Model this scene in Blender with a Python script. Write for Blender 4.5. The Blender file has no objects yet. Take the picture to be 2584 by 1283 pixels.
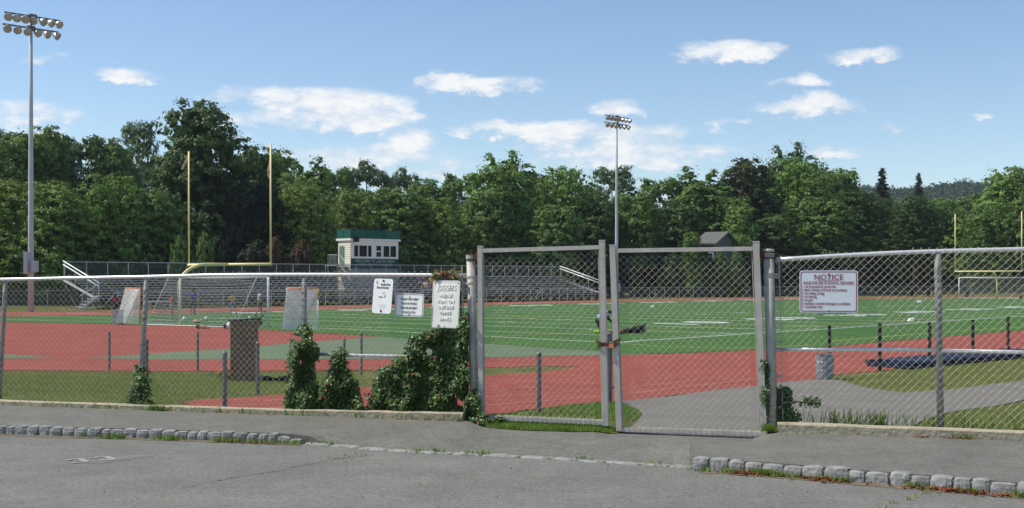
import bpy, bmesh, math, random
from mathutils import Vector, Matrix, noise
random.seed(7)
R = math.radians
sc = bpy.context.scene
col = sc.collection
# ---------------------------------------------------------------- camera
F, CX, HY, CAMZ = 3010.0, 1292.0, 703.0, 1.6      # focal length (px of the 2584 px photo), centre, horizon row, eye height
cam_d = bpy.data.cameras.new('camera'); cam = bpy.data.objects.new('camera', cam_d); col.objects.link(cam)
cam.location = (0, 0, CAMZ); cam.rotation_euler = (R(90), 0, 0)
cam_d.sensor_width = 36; cam_d.lens = F/2584*36; cam_d.shift_y = 61.5/2584
cam_d.clip_start = .1; cam_d.clip_end = 6000
sc.camera = cam
# ---------------------------------------------------------------- sky and sun
SUN_EL, SUN_AZ = R(52), R(-88)         # azimuth measured from +Y towards +X: the sun stands to the left, a touch beyond the fence line
sdir = Vector((math.sin(SUN_AZ)*math.cos(SUN_EL), math.cos(SUN_AZ)*math.cos(SUN_EL), math.sin(SUN_EL)))
sun_d = bpy.data.lights.new('sun', 'SUN'); sun_d.energy = 4.6; sun_d.angle = R(.53); sun_d.color = (1, .93, .80)
sun = bpy.data.objects.new('sun', sun_d); col.objects.link(sun)
sun.rotation_euler = sdir.to_track_quat('Z', 'Y').to_euler(); sun.location = (0, 0, 60)
w = bpy.data.worlds.new('World'); sc.world = w; w.use_nodes = True
nt = w.node_tree; nt.nodes.clear(); N = nt.nodes; L = nt.links
def wn(t, **k):
    n = N.new(t)
    for a, b in k.items(): setattr(n, a, b)
    return n
def wmath(op, a, b=None, c=None, clamp=False):
    n = N.new('ShaderNodeMath'); n.operation = op; n.use_clamp = clamp
    for i, v in enumerate((a, b, c)):
        if v is None: continue
        if isinstance(v, (int, float)): n.inputs[i].default_value = v
        else: L.new(v, n.inputs[i])
    return n.outputs[0]
sky = wn('ShaderNodeTexSky', sky_type='NISHITA', sun_disc=False)
sky.sun_elevation = SUN_EL; sky.sun_rotation = SUN_AZ
sky.air_density = 1.0; sky.dust_density = 0.0; sky.ozone_density = 2.9; sky.altitude = 300
geo = wn('ShaderNodeTexCoord'); sep = wn('ShaderNodeSeparateXYZ'); L.new(geo.outputs['Generated'], sep.inputs[0])
ysafe = wmath('MAXIMUM', sep.outputs[1], .02)
U = wmath('DIVIDE', sep.outputs[0], ysafe); V = wmath('DIVIDE', sep.outputs[2], ysafe)
cmb = wn('ShaderNodeCombineXYZ'); L.new(U, cmb.inputs[0]); L.new(wmath('MULTIPLY', V, 1.9), cmb.inputs[1])
def wnoise(scale, detail, rough, off=0):
    mp = wn('ShaderNodeMapping'); mp.inputs['Location'].default_value = (off, off*.7, off*.3); L.new(cmb.outputs[0], mp.inputs[0])
    n = wn('ShaderNodeTexNoise'); n.inputs['Scale'].default_value = scale; n.inputs['Detail'].default_value = detail; n.inputs['Roughness'].default_value = rough
    L.new(mp.outputs[0], n.inputs['Vector']); return n.outputs['Fac']
n1 = wnoise(13, 7, .6); n2 = wnoise(45, 6, .62, 3.1); n3 = wnoise(9, 5, .6, 7.7)
n4 = wnoise(24, 6, .65, 5.3); n1b = wnoise(13, 7, .6, .0); n5 = wnoise(30, 6, .6, 9.9)
U2 = wmath('ADD', U, wmath('ADD', wmath('MULTIPLY', wmath('SUBTRACT', n3, .5), .09), wmath('MULTIPLY', wmath('SUBTRACT', n5, .5), .03)))
V2 = wmath('ADD', V, wmath('ADD', wmath('MULTIPLY', wmath('SUBTRACT', n2, .5), .016), wmath('MULTIPLY', wmath('SUBTRACT', n4, .5), .024)))
# clouds: (x, y, half width, half height, density) as directions in the sky
CL = [(95,136,105,20,.45),(330,190,82,26,.85),(60,283,150,42,.75),(75,338,70,20,.8),(690,240,160,38,.72),(850,258,175,44,.88),(740,306,230,26,.6),
      (930,300,120,34,.7),(620,345,60,22,.5),(1000,355,75,30,1.0),(900,388,210,34,.62),(1190,210,135,30,.98),(1120,198,70,24,.8),(1010,282,40,20,.5),
      (1560,268,75,24,.8),(1240,325,150,22,.8),(1370,330,140,32,.85),(1540,345,230,48,.68),(1640,392,200,38,.62),(1560,420,180,24,.45),(1100,445,45,20,.85),(1230,455,60,18,.4),
      (1845,128,118,34,1.0),(2190,142,75,24,.85),(2110,138,55,20,.5),(1985,207,95,20,.75),(1848,243,38,12,.4),(2030,266,132,32,1.0),(2110,386,95,18,.8),(1838,310,40,16,.7),
      (2236,322,36,13,.6),(2495,300,40,15,.75),(2510,265,45,8,.25),(2570,356,24,9,.5),(1960,50,60,12,.25),(1265,90,30,9,.15),(1180,165,40,10,.2),(1855,378,60,14,.5),
      (1450,398,400,36,.36),(880,418,330,26,.36),(1750,330,120,20,.3),(560,300,90,30,.4),(860,425,50,22,.5),(1030,440,30,12,.6),(3000,250,160,40,.9),(-400,300,220,50,.9),(-300,120,120,30,.8),(2900,420,200,30,.7),(400,-200,200,50,.8),(1900,-260,240,50,.8)]
tot = None
for (px, py, hw, hh, d) in CL:
    u, v = (px-CX)/F, (HY-py)/F
    a = wmath('MULTIPLY', wmath('SUBTRACT', U2, u), F/hw/1.4)
    vv = wmath('SUBTRACT', V2, v - hh/F*.15)
    up = wmath('MULTIPLY', wmath('MAXIMUM', vv, 0), F/hh/1.3); dn = wmath('MULTIPLY', wmath('MINIMUM', vv, 0), F/hh/1.0)
    b = wmath('ADD', up, dn)
    r2 = wmath('ADD', wmath('MULTIPLY', a, a), wmath('MULTIPLY', b, b))
    m = wmath('MULTIPLY', wmath('SUBTRACT', 1, r2, clamp=True), d)
    tot = m if tot is None else wmath('ADD', tot, wmath('MULTIPLY', m, wmath('SUBTRACT', 1.15, tot)))
dens = wmath('ADD', tot, wmath('MULTIPLY', wmath('SUBTRACT', wmath('ADD', wmath('MULTIPLY', n1, .35), wmath('MULTIPLY', n2, .65)), .54), wmath('MULTIPLY', wmath('MINIMUM', wmath('MULTIPLY', tot, 4), 1), 2.3)))
mr = wn('ShaderNodeMapRange'); mr.interpolation_type = 'SMOOTHSTEP'; L.new(dens, mr.inputs['Value'])
mr.inputs['From Min'].default_value = .12; mr.inputs['From Max'].default_value = .95
mask = wmath('MULTIPLY', mr.outputs[0], .93)
front = wmath('GREATER_THAN', sep.outputs[1], .03); mask = wmath('MULTIPLY', mask, front)
bg1 = wn('ShaderNodeBackground'); bg1.inputs['Strength'].default_value = .130; L.new(sky.outputs[0], bg1.inputs['Color'])
bg2 = wn('ShaderNodeBackground'); bg2.inputs['Strength'].default_value = 1.0
cr = wn('ShaderNodeMix'); cr.data_type = 'RGBA'; L.new(wmath('ADD', wmath('MULTIPLY', wmath('SUBTRACT', dens, .25), 1.1), wmath('MULTIPLY', wmath('SUBTRACT', n2, .5), 1.6), clamp=True), cr.inputs['Factor'])
cr.inputs['A'].default_value = (.66, .73, .83, 1); cr.inputs['B'].default_value = (.93, .93, .92, 1); L.new(cr.outputs['Result'], bg2.inputs['Color'])
mx = wn('ShaderNodeMixShader'); L.new(mask, mx.inputs[0]); L.new(bg1.outputs[0], mx.inputs[1]); L.new(bg2.outputs[0], mx.inputs[2])
out = wn('ShaderNodeOutputWorld'); L.new(mx.outputs[0], out.inputs[0])
sc.view_settings.view_transform = 'Standard'; sc.view_settings.look = 'None'; sc.view_settings.exposure = .12; sc.view_settings.gamma = 1
sc.cycles.max_bounces = 6; sc.cycles.transparent_max_bounces = 24; sc.cycles.use_denoising = True
sc.cycles.caustics_reflective = False; sc.cycles.caustics_refractive = False

# ---------------------------------------------------------------- materials
def lin(c):
    return tuple(((x/255)/12.92 if x/255 <= .04045 else ((x/255+.055)/1.055)**2.4) for x in c)
def mat(name, c, rough=.8, metal=0, var=.12, scale=4, c2=None, bump=0, bscale=40, vscale=None, transl=0, alpha=None, spec=.3, dirt=None, grain=None):
    m = bpy.data.materials.new(name); m.use_nodes = True; t = m.node_tree; b = t.nodes['Principled BSDF']
    b.inputs['Roughness'].default_value = rough; b.inputs['Metallic'].default_value = metal; b.inputs['Specular IOR Level'].default_value = spec
    tc = t.nodes.new('ShaderNodeTexCoord'); mp = t.nodes.new('ShaderNodeMapping'); t.links.new(tc.outputs['Object'], mp.inputs[0])
    if vscale: mp.inputs['Scale'].default_value = vscale
    n = t.nodes.new('ShaderNodeTexNoise'); n.inputs['Scale'].default_value = scale; n.inputs['Detail'].default_value = 6; n.inputs['Roughness'].default_value = .65
    t.links.new(mp.outputs[0], n.inputs['Vector'])
    r = t.nodes.new('ShaderNodeMapRange'); r.inputs['From Min'].default_value = .3; r.inputs['From Max'].default_value = .7; t.links.new(n.outputs['Fac'], r.inputs[0])
    mixn = t.nodes.new('ShaderNodeMix'); mixn.data_type = 'RGBA'; t.links.new(r.outputs[0], mixn.inputs['Factor'])
    c = tuple(c[:3]); a = tuple(x*(1-var) for x in c); bb = c2 if c2 else tuple(min(1, x*(1+var)) for x in c)
    mixn.inputs['A'].default_value = (*a, 1); mixn.inputs['B'].default_value = (*bb[:3], 1)
    last = mixn.outputs['Result']
    if dirt:
        n2 = t.nodes.new('ShaderNodeTexNoise'); n2.inputs['Scale'].default_value = dirt[1]; n2.inputs['Detail'].default_value = 8; n2.inputs['Roughness'].default_value = .7
        t.links.new(tc.outputs['Object'], n2.inputs['Vector'])
        r2 = t.nodes.new('ShaderNodeMapRange'); r2.inputs['From Min'].default_value = dirt[2]; r2.inputs['From Max'].default_value = dirt[2]+.12; t.links.new(n2.outputs['Fac'], r2.inputs[0])
        m2 = t.nodes.new('ShaderNodeMix'); m2.data_type = 'RGBA'; t.links.new(r2.outputs[0], m2.inputs['Factor']); t.links.new(last, m2.inputs['A']); m2.inputs['B'].default_value = (*dirt[0], 1); last = m2.outputs['Result']
    if grain:
        for gs, ga in grain:
            n3 = t.nodes.new('ShaderNodeTexNoise'); n3.inputs['Scale'].default_value = gs; n3.inputs['Detail'].default_value = 3; n3.inputs['Roughness'].default_value = .7; t.links.new(tc.outputs['Object'], n3.inputs['Vector'])
            r3 = t.nodes.new('ShaderNodeMapRange'); r3.inputs['From Min'].default_value = .3; r3.inputs['From Max'].default_value = .7; r3.inputs['To Min'].default_value = 1-ga; r3.inputs['To Max'].default_value = 1+ga; t.links.new(n3.outputs['Fac'], r3.inputs[0])
            v3 = t.nodes.new('ShaderNodeVectorMath'); v3.operation = 'SCALE'; t.links.new(last, v3.inputs[0]); t.links.new(r3.outputs[0], v3.inputs['Scale']); last = v3.outputs[0]
    t.links.new(last, b.inputs['Base Color'])
    if bump:
        nb = t.nodes.new('ShaderNodeTexNoise'); nb.inputs['Scale'].default_value = bscale; nb.inputs['Detail'].default_value = 5; t.links.new(tc.outputs['Object'], nb.inputs['Vector'])
        bp = t.nodes.new('ShaderNodeBump'); bp.inputs['Strength'].default_value = 1; bp.inputs['Distance'].default_value = bump; t.links.new(nb.outputs['Fac'], bp.inputs['Height']); t.links.new(bp.outputs[0], b.inputs['Normal'])
    if transl or alpha is not None:
        o = t.nodes['Material Output']
        ms = t.nodes.new('ShaderNodeMixShader')
        if transl:
            tr = t.nodes.new('ShaderNodeBsdfTranslucent'); t.links.new(last, tr.inputs[0]); ms.inputs[0].default_value = transl
            t.links.new(b.outputs[0], ms.inputs[1]); t.links.new(tr.outputs[0], ms.inputs[2])
        else:
            tr = t.nodes.new('ShaderNodeBsdfTransparent'); ms.inputs[0].default_value = alpha
            t.links.new(tr.outputs[0], ms.inputs[1]); t.links.new(b.outputs[0], ms.inputs[2])
        t.links.new(ms.outputs[0], o.inputs[0])
    return m
def leafmat(name, transl=.35):
    """leaf colour comes from the tree's own object colour, varied from leaf cluster to leaf cluster"""
    m = bpy.data.materials.new(name); m.use_nodes = True; t = m.node_tree; b = t.nodes['Principled BSDF']
    b.inputs['Roughness'].default_value = .55; b.inputs['Specular IOR Level'].default_value = .25
    oi = t.nodes.new('ShaderNodeObjectInfo'); tc = t.nodes.new('ShaderNodeTexCoord')
    n = t.nodes.new('ShaderNodeTexNoise'); n.inputs['Scale'].default_value = .9; n.inputs['Detail'].default_value = 4; t.links.new(tc.outputs['Object'], n.inputs['Vector'])
    gi = t.nodes.new('ShaderNodeNewGeometry')
    ad = t.nodes.new('ShaderNodeMath'); ad.operation = 'MULTIPLY_ADD'; t.links.new(gi.outputs['Random Per Island'], ad.inputs[0]); ad.inputs[1].default_value = .5; t.links.new(n.outputs['Fac'], ad.inputs[2])
    hs = t.nodes.new('ShaderNodeHueSaturation'); t.links.new(oi.outputs['Color'], hs.inputs['Color'])
    r = t.nodes.new('ShaderNodeMapRange'); t.links.new(ad.outputs[0], r.inputs[0]); r.inputs['From Min'].default_value = .4; r.inputs['From Max'].default_value = 1.1
    r.inputs['To Min'].default_value = .5; r.inputs['To Max'].default_value = 1.7; t.links.new(r.outputs[0], hs.inputs['Value'])
    r2 = t.nodes.new('ShaderNodeMapRange'); t.links.new(n.outputs['Fac'], r2.inputs[0]); r2.inputs['From Min'].default_value = .3; r2.inputs['From Max'].default_value = .7
    r2.inputs['To Min'].default_value = .485; r2.inputs['To Max'].default_value = .515; t.links.new(r2.outputs[0], hs.inputs['Hue'])
    t.links.new(hs.outputs[0], b.inputs['Base Color'])
    tr = t.nodes.new('ShaderNodeBsdfTranslucent'); t.links.new(hs.outputs[0], tr.inputs[0]); ms = t.nodes.new('ShaderNodeMixShader'); ms.inputs[0].default_value = .30
    t.links.new(b.outputs[0], ms.inputs[1]); t.links.new(tr.outputs[0], ms.inputs[2]); t.links.new(ms.outputs[0], t.nodes['Material Output'].inputs[0])
    return m
M = {}
M['parking'] = mat('parking asphalt', (.168, .167, .148), .9, var=.12, scale=1.3, bump=.004, bscale=55, dirt=((.30, .30, .275), 60, .62), grain=((30, .30), (11, .10), (3.2, .07), (.45, .10)))
M['walk'] = mat('sidewalk asphalt', (.152, .149, .130), .9, var=.13, scale=1.7, bump=.004, bscale=55, dirt=((.24, .23, .21), 60, .64), grain=((32, .28), (12, .10), (3, .08)))
M['path'] = mat('path asphalt', (.168, .157, .138), .9, var=.1, scale=.8, bump=.003, bscale=50, dirt=((.2, .19, .18), 60, .68), grain=((26, .13), (1.5, .08)))
M['lawn'] = mat('mown lawn', (.088, .118, .030), .95, var=.25, scale=1.1, c2=(.165, .155, .05), bump=.02, bscale=30, grain=((16, .22), (4, .15)), dirt=((.20, .155, .07), .55, .60), spec=.1)
M['verge'] = mat('rough verge grass', (.13, .19, .045), .95, var=.35, scale=5, c2=(.20, .20, .07), bump=.01, grain=((22, .25),), spec=.1)
M['grass'] = mat('grass blade', (.21, .32, .065), .7, var=.35, scale=6, transl=.3, spec=.2)
M['drygrass'] = mat('dry grass blade', (.31, .28, .11), .7, var=.35, scale=6, transl=.3, spec=.2)
M['track'] = mat('red track rubber', (.272, .068, .050), .9, var=.12, scale=.7, bump=.004, bscale=90, grain=((9, .08), (.25, .06)), dirt=((.33, .095, .072), 1.6, .60), spec=.15)
M['dzone'] = mat('green track rubber', (.125, .175, .100), .9, var=.08, scale=.7, bump=.003, bscale=90, spec=.15)
M['turf'] = mat('artificial turf', (.052, .128, .028), .9, var=.14, scale=.55, bump=.01, bscale=60, spec=.12, dirt=((.066, .150, .034), .22, .5))
M['paint'] = mat('white field paint', (.62, .66, .62), .8, var=.15, scale=3)
M['ypaint'] = mat('yellow field paint', (.42, .42, .05), .8, var=.15, scale=3)
M['lane'] = mat('lane paint', (.50, .25, .20), .8, var=.2, scale=3)
M['galv'] = mat('galvanised steel', (.43, .41, .36), .6, .12, var=.2, scale=14, dirt=((.2, .19, .17), 9, .66))
M['wire'] = mat('galvanised wire', (.46, .445, .365), .55, .15, var=.2, scale=8)
M['linepost'] = mat('line post', (.25, .245, .23), .65, .1, var=.45, scale=22)  # shadow of the wire mesh put into a darker, mottled base colour
M['rail'] = mat('bright galvanised rail', (.78, .78, .76), .38, .5, var=.08, scale=12)
M['gate'] = mat('gate tube', (.52, .48, .42), .5, .1, var=.15, scale=7, dirt=((.2, .155, .09), 5, .62))
M['rust'] = mat('rusted iron', (.14, .06, .03), .85, .2, var=.45, scale=20, bump=.002)
M['copper'] = mat('orange lock body', (.75, .25, .12), .5, .2, var=.1)
M['postdark'] = mat('weathered post', (.17, .165, .17), .6, .4, var=.3, scale=9)
M['black'] = mat('black coated steel', (.012, .010, .010), .6, var=.3)
M['timber'] = mat('weathered timber', (.40, .35, .25), .9, var=.3, scale=7, vscale=(.6, 6, 6), bump=.012, bscale=25, dirt=((.13, .105, .075), 3.5, .6))
M['granite'] = mat('granite block', (.26, .26, .25), .9, var=.40, scale=11, bump=.018, bscale=18, dirt=((.34, .32, .28), 10, .62))
M['mortar'] = mat('old mortar', (.27, .23, .17), .95, var=.3, scale=14, bump=.01)
M['deadleaf'] = mat('dead leaf', (.22, .075, .028), .8, var=.5, scale=12, transl=.2)
M['signwhite'] = mat('white sign face', (.92, .915, .88), .45, var=.03, scale=6)
M['signshade'] = mat('shaded white sign face', (.80, .84, .88), .5, var=.03, scale=6)  # white face with its dimmer, bluish shade put into the colour
M['ink'] = mat('black ink', (.035, .035, .045), .6, var=.2)
M['inkgrey'] = mat('faded ink', (.38, .40, .42), .6, var=.2)
M['inkred'] = mat('dark red ink', (.33, .06, .07), .6, var=.15)
M['yellow'] = mat('yellow goalpost paint', (.86, .72, .34), .45, var=.08, scale=2.5, dirt=((.66, .48, .16), 1.5, .64))
M['flag'] = mat('ribbon', (.62, .42, .36), .8, var=.2, transl=.3)
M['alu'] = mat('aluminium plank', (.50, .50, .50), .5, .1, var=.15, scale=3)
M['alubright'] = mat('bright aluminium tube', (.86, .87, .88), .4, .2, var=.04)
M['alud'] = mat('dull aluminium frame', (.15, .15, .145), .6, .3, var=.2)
M['navy'] = mat('navy vinyl', (.010, .020, .055), .9, var=.3, scale=3, bump=.01, bscale=4)
M['brownbox'] = mat('brown composite panel', (.21, .135, .085), .8, var=.22, scale=12, dirt=((.15, .105, .075), 18, .58))
M['darktop'] = mat('dark lid', (.05, .045, .04), .6, var=.3)
M['net'] = mat('white net cord', (.90, .90, .86), .8, var=.08, transl=.2)
M['netgrey'] = mat('grey net cord', (.42, .44, .44), .8, var=.08, transl=.2)
M['orange'] = mat('orange goal pipe', (.65, .26, .07), .5, var=.2, scale=5)
M['white'] = mat('white paint', (.78, .78, .76), .5, var=.05)
M['cream'] = mat('cream siding', (.74, .69, .56), .7, var=.06, scale=2)
M['creamtrim'] = mat('white trim', (.86, .82, .74), .6, var=.05)
M['glass'] = mat('dark window glass', (.012, .015, .013), .25, var=.4, scale=1.5, spec=.15)
M['gsign'] = mat('dark green board', (.018, .065, .048), .6, var=.15)
M['gscreen'] = mat('green windscreen mesh', (.012, .105, .080), .7, var=.15, scale=2, alpha=.88)
M['gdoor'] = mat('green door', (.12, .22, .16), .6, var=.08)
M['lamp'] = mat('floodlight lens', (.50, .44, .38), .3, var=.35, scale=2, spec=.6)
M['lampback'] = mat('floodlight housing', (.55, .55, .54), .45, .5, var=.2)
M['polemat'] = mat('light pole steel', (.50, .54, .57), .7, .0, var=.12, scale=2)
M['bark'] = mat('bark', (.075, .058, .042), .95, var=.4, scale=3, bump=.04, bscale=6)
M['leaf'] = leafmat('tree foliage')
M['ivy'] = mat('ivy leaf', (.050, .115, .028), .45, var=.5, scale=9, c2=(.13, .23, .05), transl=.22, spec=.45)
M['ivyred'] = mat('turned ivy leaf', (.42, .13, .045), .6, var=.4, scale=14, transl=.3)
M['skin'] = mat('skin', (.36, .19, .12), .6, var=.05)
M['skind'] = mat('dark skin', (.10, .05, .032), .6, var=.05)
M['hair'] = mat('dark hair', (.018, .012, .01), .7, var=.2)
M['hairl'] = mat('light hair', (.33, .22, .12), .7, var=.2)
def cloth(n, c): return mat(n, c, .85, var=.12, scale=9)
M['c_yellow'] = cloth('yellow shirt', (.72, .45, .02)); M['c_blue'] = cloth('blue shirt', (.03, .075, .34)); M['c_red'] = cloth('red shirt', (.42, .03, .045))
M['c_white'] = cloth('white shirt', (.72, .73, .76)); M['c_navy'] = cloth('navy cloth', (.02, .025, .05)); M['c_bluesh'] = cloth('blue shorts', (.08, .13, .38))
M['c_lblue'] = cloth('light blue shirt', (.28, .44, .66)); M['c_neon'] = cloth('neon sock', (.40, .80, .03)); M['c_black'] = cloth('black cloth', (.013, .013, .015)); M['c_grey'] = cloth('grey cloth', (.25, .25, .26))
M['clear'] = mat('clear plastic bin', (.55, .58, .62), .3, var=.1, alpha=.45)
M['roof'] = mat('grey shingle', (.13, .135, .12), .9, var=.15, scale=3, vscale=(1, 1, 6))
M['gwall'] = mat('green grey siding', (.10, .14, .125), .8, var=.06)
M['brick'] = mat('brick chimney', (.33, .25, .21), .9, var=.2, scale=5)
M['gravel'] = mat('gravel', (.20, .18, .16), .95, var=.2, scale=2)
M['flower'] = mat('marigold', (.78, .32, .01), .7, var=.2, transl=.2)
M['canmetal'] = mat('galvanised can', (.26, .29, .32), .45, .5, var=.18, scale=9)
M['leather'] = mat('brown leather', (.30, .10, .035), .6, var=.2)
def veil(name, c, a, pitch):
    """chain link too fine to model at this distance: a panel whose wires are a procedural diamond pattern"""
    m = bpy.data.materials.new(name); m.use_nodes = True; t = m.node_tree; b = t.nodes['Principled BSDF']
    b.inputs['Base Color'].default_value = (*c, 1); b.inputs['Roughness'].default_value = .6; b.inputs['Metallic'].default_value = .3
    uv = t.nodes.new('ShaderNodeTexCoord'); s = t.nodes.new('ShaderNodeSeparateXYZ'); t.links.new(uv.outputs['UV'], s.inputs[0])
    def mth(op, x, y=0):
        n = t.nodes.new('ShaderNodeMath'); n.operation = op
        for i, v in enumerate((x, y)):
            if isinstance(v, (int, float)): n.inputs[i].default_value = v
            else: t.links.new(v, n.inputs[i])
        return n.outputs[0]
    p = mth('LESS_THAN', mth('FRACT', mth('MULTIPLY', mth('ADD', s.outputs[0], s.outputs[1]), 1/pitch)), a)
    q = mth('LESS_THAN', mth('FRACT', mth('MULTIPLY', mth('ADD', mth('SUBTRACT', s.outputs[0], s.outputs[1]), 500), 1/pitch)), a)
    tr = t.nodes.new('ShaderNodeBsdfTransparent'); ms = t.nodes.new('ShaderNodeMixShader'); t.links.new(mth('MAXIMUM', p, q), ms.inputs[0])
    t.links.new(tr.outputs[0], ms.inputs[1]); t.links.new(b.outputs[0], ms.inputs[2]); t.links.new(ms.outputs[0], t.nodes['Material Output'].inputs[0])
    return m
M['veil'] = veil('distant chain link', (.16, .17, .17), .15, .09)
M['veilg'] = veil('distant dark chain link', (.07, .09, .08), .2, .09)

# ---------------------------------------------------------------- helpers
def tag(o, label=None, cat=None, group=None, kind=None):
    if label: o['label'] = label
    if cat: o['category'] = cat
    if group: o['group'] = group
    if kind: o['kind'] = kind
    return o
def empty(name, loc, label, cat, group=None, rz=0):
    o = bpy.data.objects.new(name, None); col.objects.link(o); o.location = loc; o.rotation_euler = (0, 0, rz); o.empty_display_size = .3
    return tag(o, label, cat, group)
class MB:
    def __init__(s): s.v = []; s.f = []; s.mi = []; s.m = 0
    def face(s, pts):
        n = len(s.v); s.v += [tuple(p) for p in pts]; s.f.append(tuple(range(n, n+len(pts)))); s.mi.append(s.m)
    def box(s, c, sz, ax=None):
        """c centre, sz full sizes, ax optional 3 axes"""
        ax = ax or (Vector((1, 0, 0)), Vector((0, 1, 0)), Vector((0, 0, 1)))
        c = Vector(c); n = len(s.v)
        for i in (-1, 1):
            for j in (-1, 1):
                for k in (-1, 1):
                    s.v.append(tuple(c + ax[0]*(i*sz[0]/2) + ax[1]*(j*sz[1]/2) + ax[2]*(k*sz[2]/2)))
        for q in ((0,1,3,2),(4,6,7,5),(0,4,5,1),(2,3,7,6),(0,2,6,4),(1,5,7,3)): s.f.append(tuple(n+i for i in q)); s.mi.append(s.m)
        return s
    def bar(s, a, b, wx, wz, up=Vector((0, 0, 1))):
        a, b = Vector(a), Vector(b); d = (b-a); ln = d.length; d.normalize()
        x = d.cross(up)
        if x.length < 1e-4: x = d.cross(Vector((0, 1, 0)))
        x.normalize(); z = x.cross(d)
        return s.box((a+b)/2, (ln, wx, wz), (d, x, z))
    def tube(s, pts, r, n=8, cap=True):
        pts = [Vector(p) for p in pts]; rr = r if isinstance(r, (list, tuple)) else [r]*len(pts); base = len(s.v); prev = None
        for i, p in enumerate(pts):
            d = (pts[min(i+1, len(pts)-1)] - pts[max(i-1, 0)]).normalized()
            x = d.cross(Vector((0, 0, 1)) if abs(d.z) < .95 else Vector((0, 1, 0))).normalized() if prev is None else (prev - d*prev.dot(d)).normalized()
            prev = x; y = d.cross(x)
            for k in range(n):
                a = 2*math.pi*k/n; s.v.append(tuple(p + (x*math.cos(a) + y*math.sin(a))*rr[i]))
        for i in range(len(pts)-1):
            for k in range(n):
                k2 = (k+1) % n; s.f.append((base+i*n+k, base+i*n+k2, base+(i+1)*n+k2, base+(i+1)*n+k)); s.mi.append(s.m)
        if cap:
            s.f.append(tuple(base+k for k in range(n))[::-1]); s.mi.append(s.m)
            e = base+(len(pts)-1)*n; s.f.append(tuple(e+k for k in range(n))); s.mi.append(s.m)
        return s
    def lathe(s, c, prof, n=16, ax=Vector((0, 0, 1))):
        """prof: (radius, height) along ax"""
        c = Vector(c); ax = Vector(ax).normalized(); x = ax.cross(Vector((0, 1, 0)) if abs(ax.y) < .9 else Vector((1, 0, 0))).normalized(); y = ax.cross(x); base = len(s.v)
        for (r, h) in prof:
            for k in range(n):
                a = 2*math.pi*k/n; s.v.append(tuple(c + ax*h + (x*math.cos(a)+y*math.sin(a))*max(r, 1e-4)))
        for i in range(len(prof)-1):
            for k in range(n):
                k2 = (k+1) % n; s.f.append((base+i*n+k, base+i*n+k2, base+(i+1)*n+k2, base+(i+1)*n+k)); s.mi.append(s.m)
        return s
    def ball(s, c, r, n=10, sq=(1, 1, 1)):
        prof = []
        base = len(s.v); c = Vector(c)
        for i in range(n//2+1):
            t = math.pi*i/(n//2)
            for k in range(n):
                a = 2*math.pi*k/n; s.v.append((c.x+r*sq[0]*math.sin(t)*math.cos(a)+(1e-4*math.cos(a)), c.y+r*sq[1]*math.sin(t)*math.sin(a)+(1e-4*math.sin(a)), c.z+r*sq[2]*math.cos(t)))
        for i in range(n//2):
            for k in range(n):
                k2 = (k+1) % n; s.f.append((base+i*n+k, base+(i+1)*n+k, base+(i+1)*n+k2, base+i*n+k2)); s.mi.append(s.m)
        return s
    def build(s, name, m, parent=None, smooth=False, loc=None):
        me = bpy.data.meshes.new(name); org = Vector(loc) if loc is not None else Vector((0, 0, 0))
        vs = [tuple(Vector(v)-org) for v in s.v] if loc is not None else s.v
        me.from_pydata(vs, [], s.f)
        for x in (m if isinstance(m, (list, tuple)) else [m]): me.materials.append(x)
        if any(s.mi): me.polygons.foreach_set('material_index', s.mi)
        if smooth: me.polygons.foreach_set('use_smooth', [True]*len(me.polygons))
        me.update(); o = bpy.data.objects.new(name, me); col.objects.link(o)
        if loc is not None: o.location = org
        if parent: o.parent = parent
        return o
def W2(o, root):
    """keep a part that was built in world coordinates in place under its thing"""
    o.parent = root; o.matrix_parent_inverse = Matrix.Translation(root.location).inverted() if not any(root.rotation_euler) else (Matrix.Translation(root.location) @ root.rotation_euler.to_matrix().to_4x4()).inverted()
    return o
def copy_tree(o, parent=None):
    c = o.copy(); col.objects.link(c)
    if parent: c.parent = parent; c.matrix_parent_inverse = o.matrix_parent_inverse.copy()
    for ch in o.children: copy_tree(ch, c)
    return c

# ---------------------------------------------------------------- the lie of the land
def ray(px, py): return Vector(((px-CX)/F, 1, -(py-HY)/F))
def on_z(px, py, z):
    r = ray(px, py); t = (z-CAMZ)/r.z; return Vector((r.x*t, t, z))
FA = on_z(0, 1018, .1); FB = on_z(2584, 1107, .1)       # the boundary fence line, left to right
fdir = (FB-FA).normalized(); fn = Vector((-fdir.y, fdir.x, 0))   # fn points towards the field
def dist(x, y): return (Vector((x, y, 0))-Vector((FA.x, FA.y, 0))).dot(fn)
PROF = [(-.12, .1), (0, .1), (1.5, .05), (3.5, -.10), (6, -.27), (8.5, -.45), (11, -.60), (14, -.69), (17, -.70)]
def smst(t): t = max(0, min(1, t)); return t*t*(3-2*t)
DIPP = None
def dip(x, y):
    """the walk and the path dip a little where the gates stand"""
    s = (Vector((x, y, 0))-Vector((FA.x, FA.y, 0))).dot(fdir); P = DIPP
    if not P or s <= P[0][0] or s >= P[-1][0]: return 0
    for (a, va), (b, vb) in zip(P, P[1:]):
        if s <= b: return va+(vb-va)*(s-a)/(b-a)
    return 0
def G(x, y):
    d = dist(x, y)
    return G0(d) - dip(x, y)*max(0, 1-max(0, d)/1.5)
def G0(d):
    if d <= PROF[0][0]: return .1
    for (a, za), (b, zb) in zip(PROF, PROF[1:]):
        if d <= b: return za+(zb-za)*(d-a)/(b-a)
    return -.70
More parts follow.
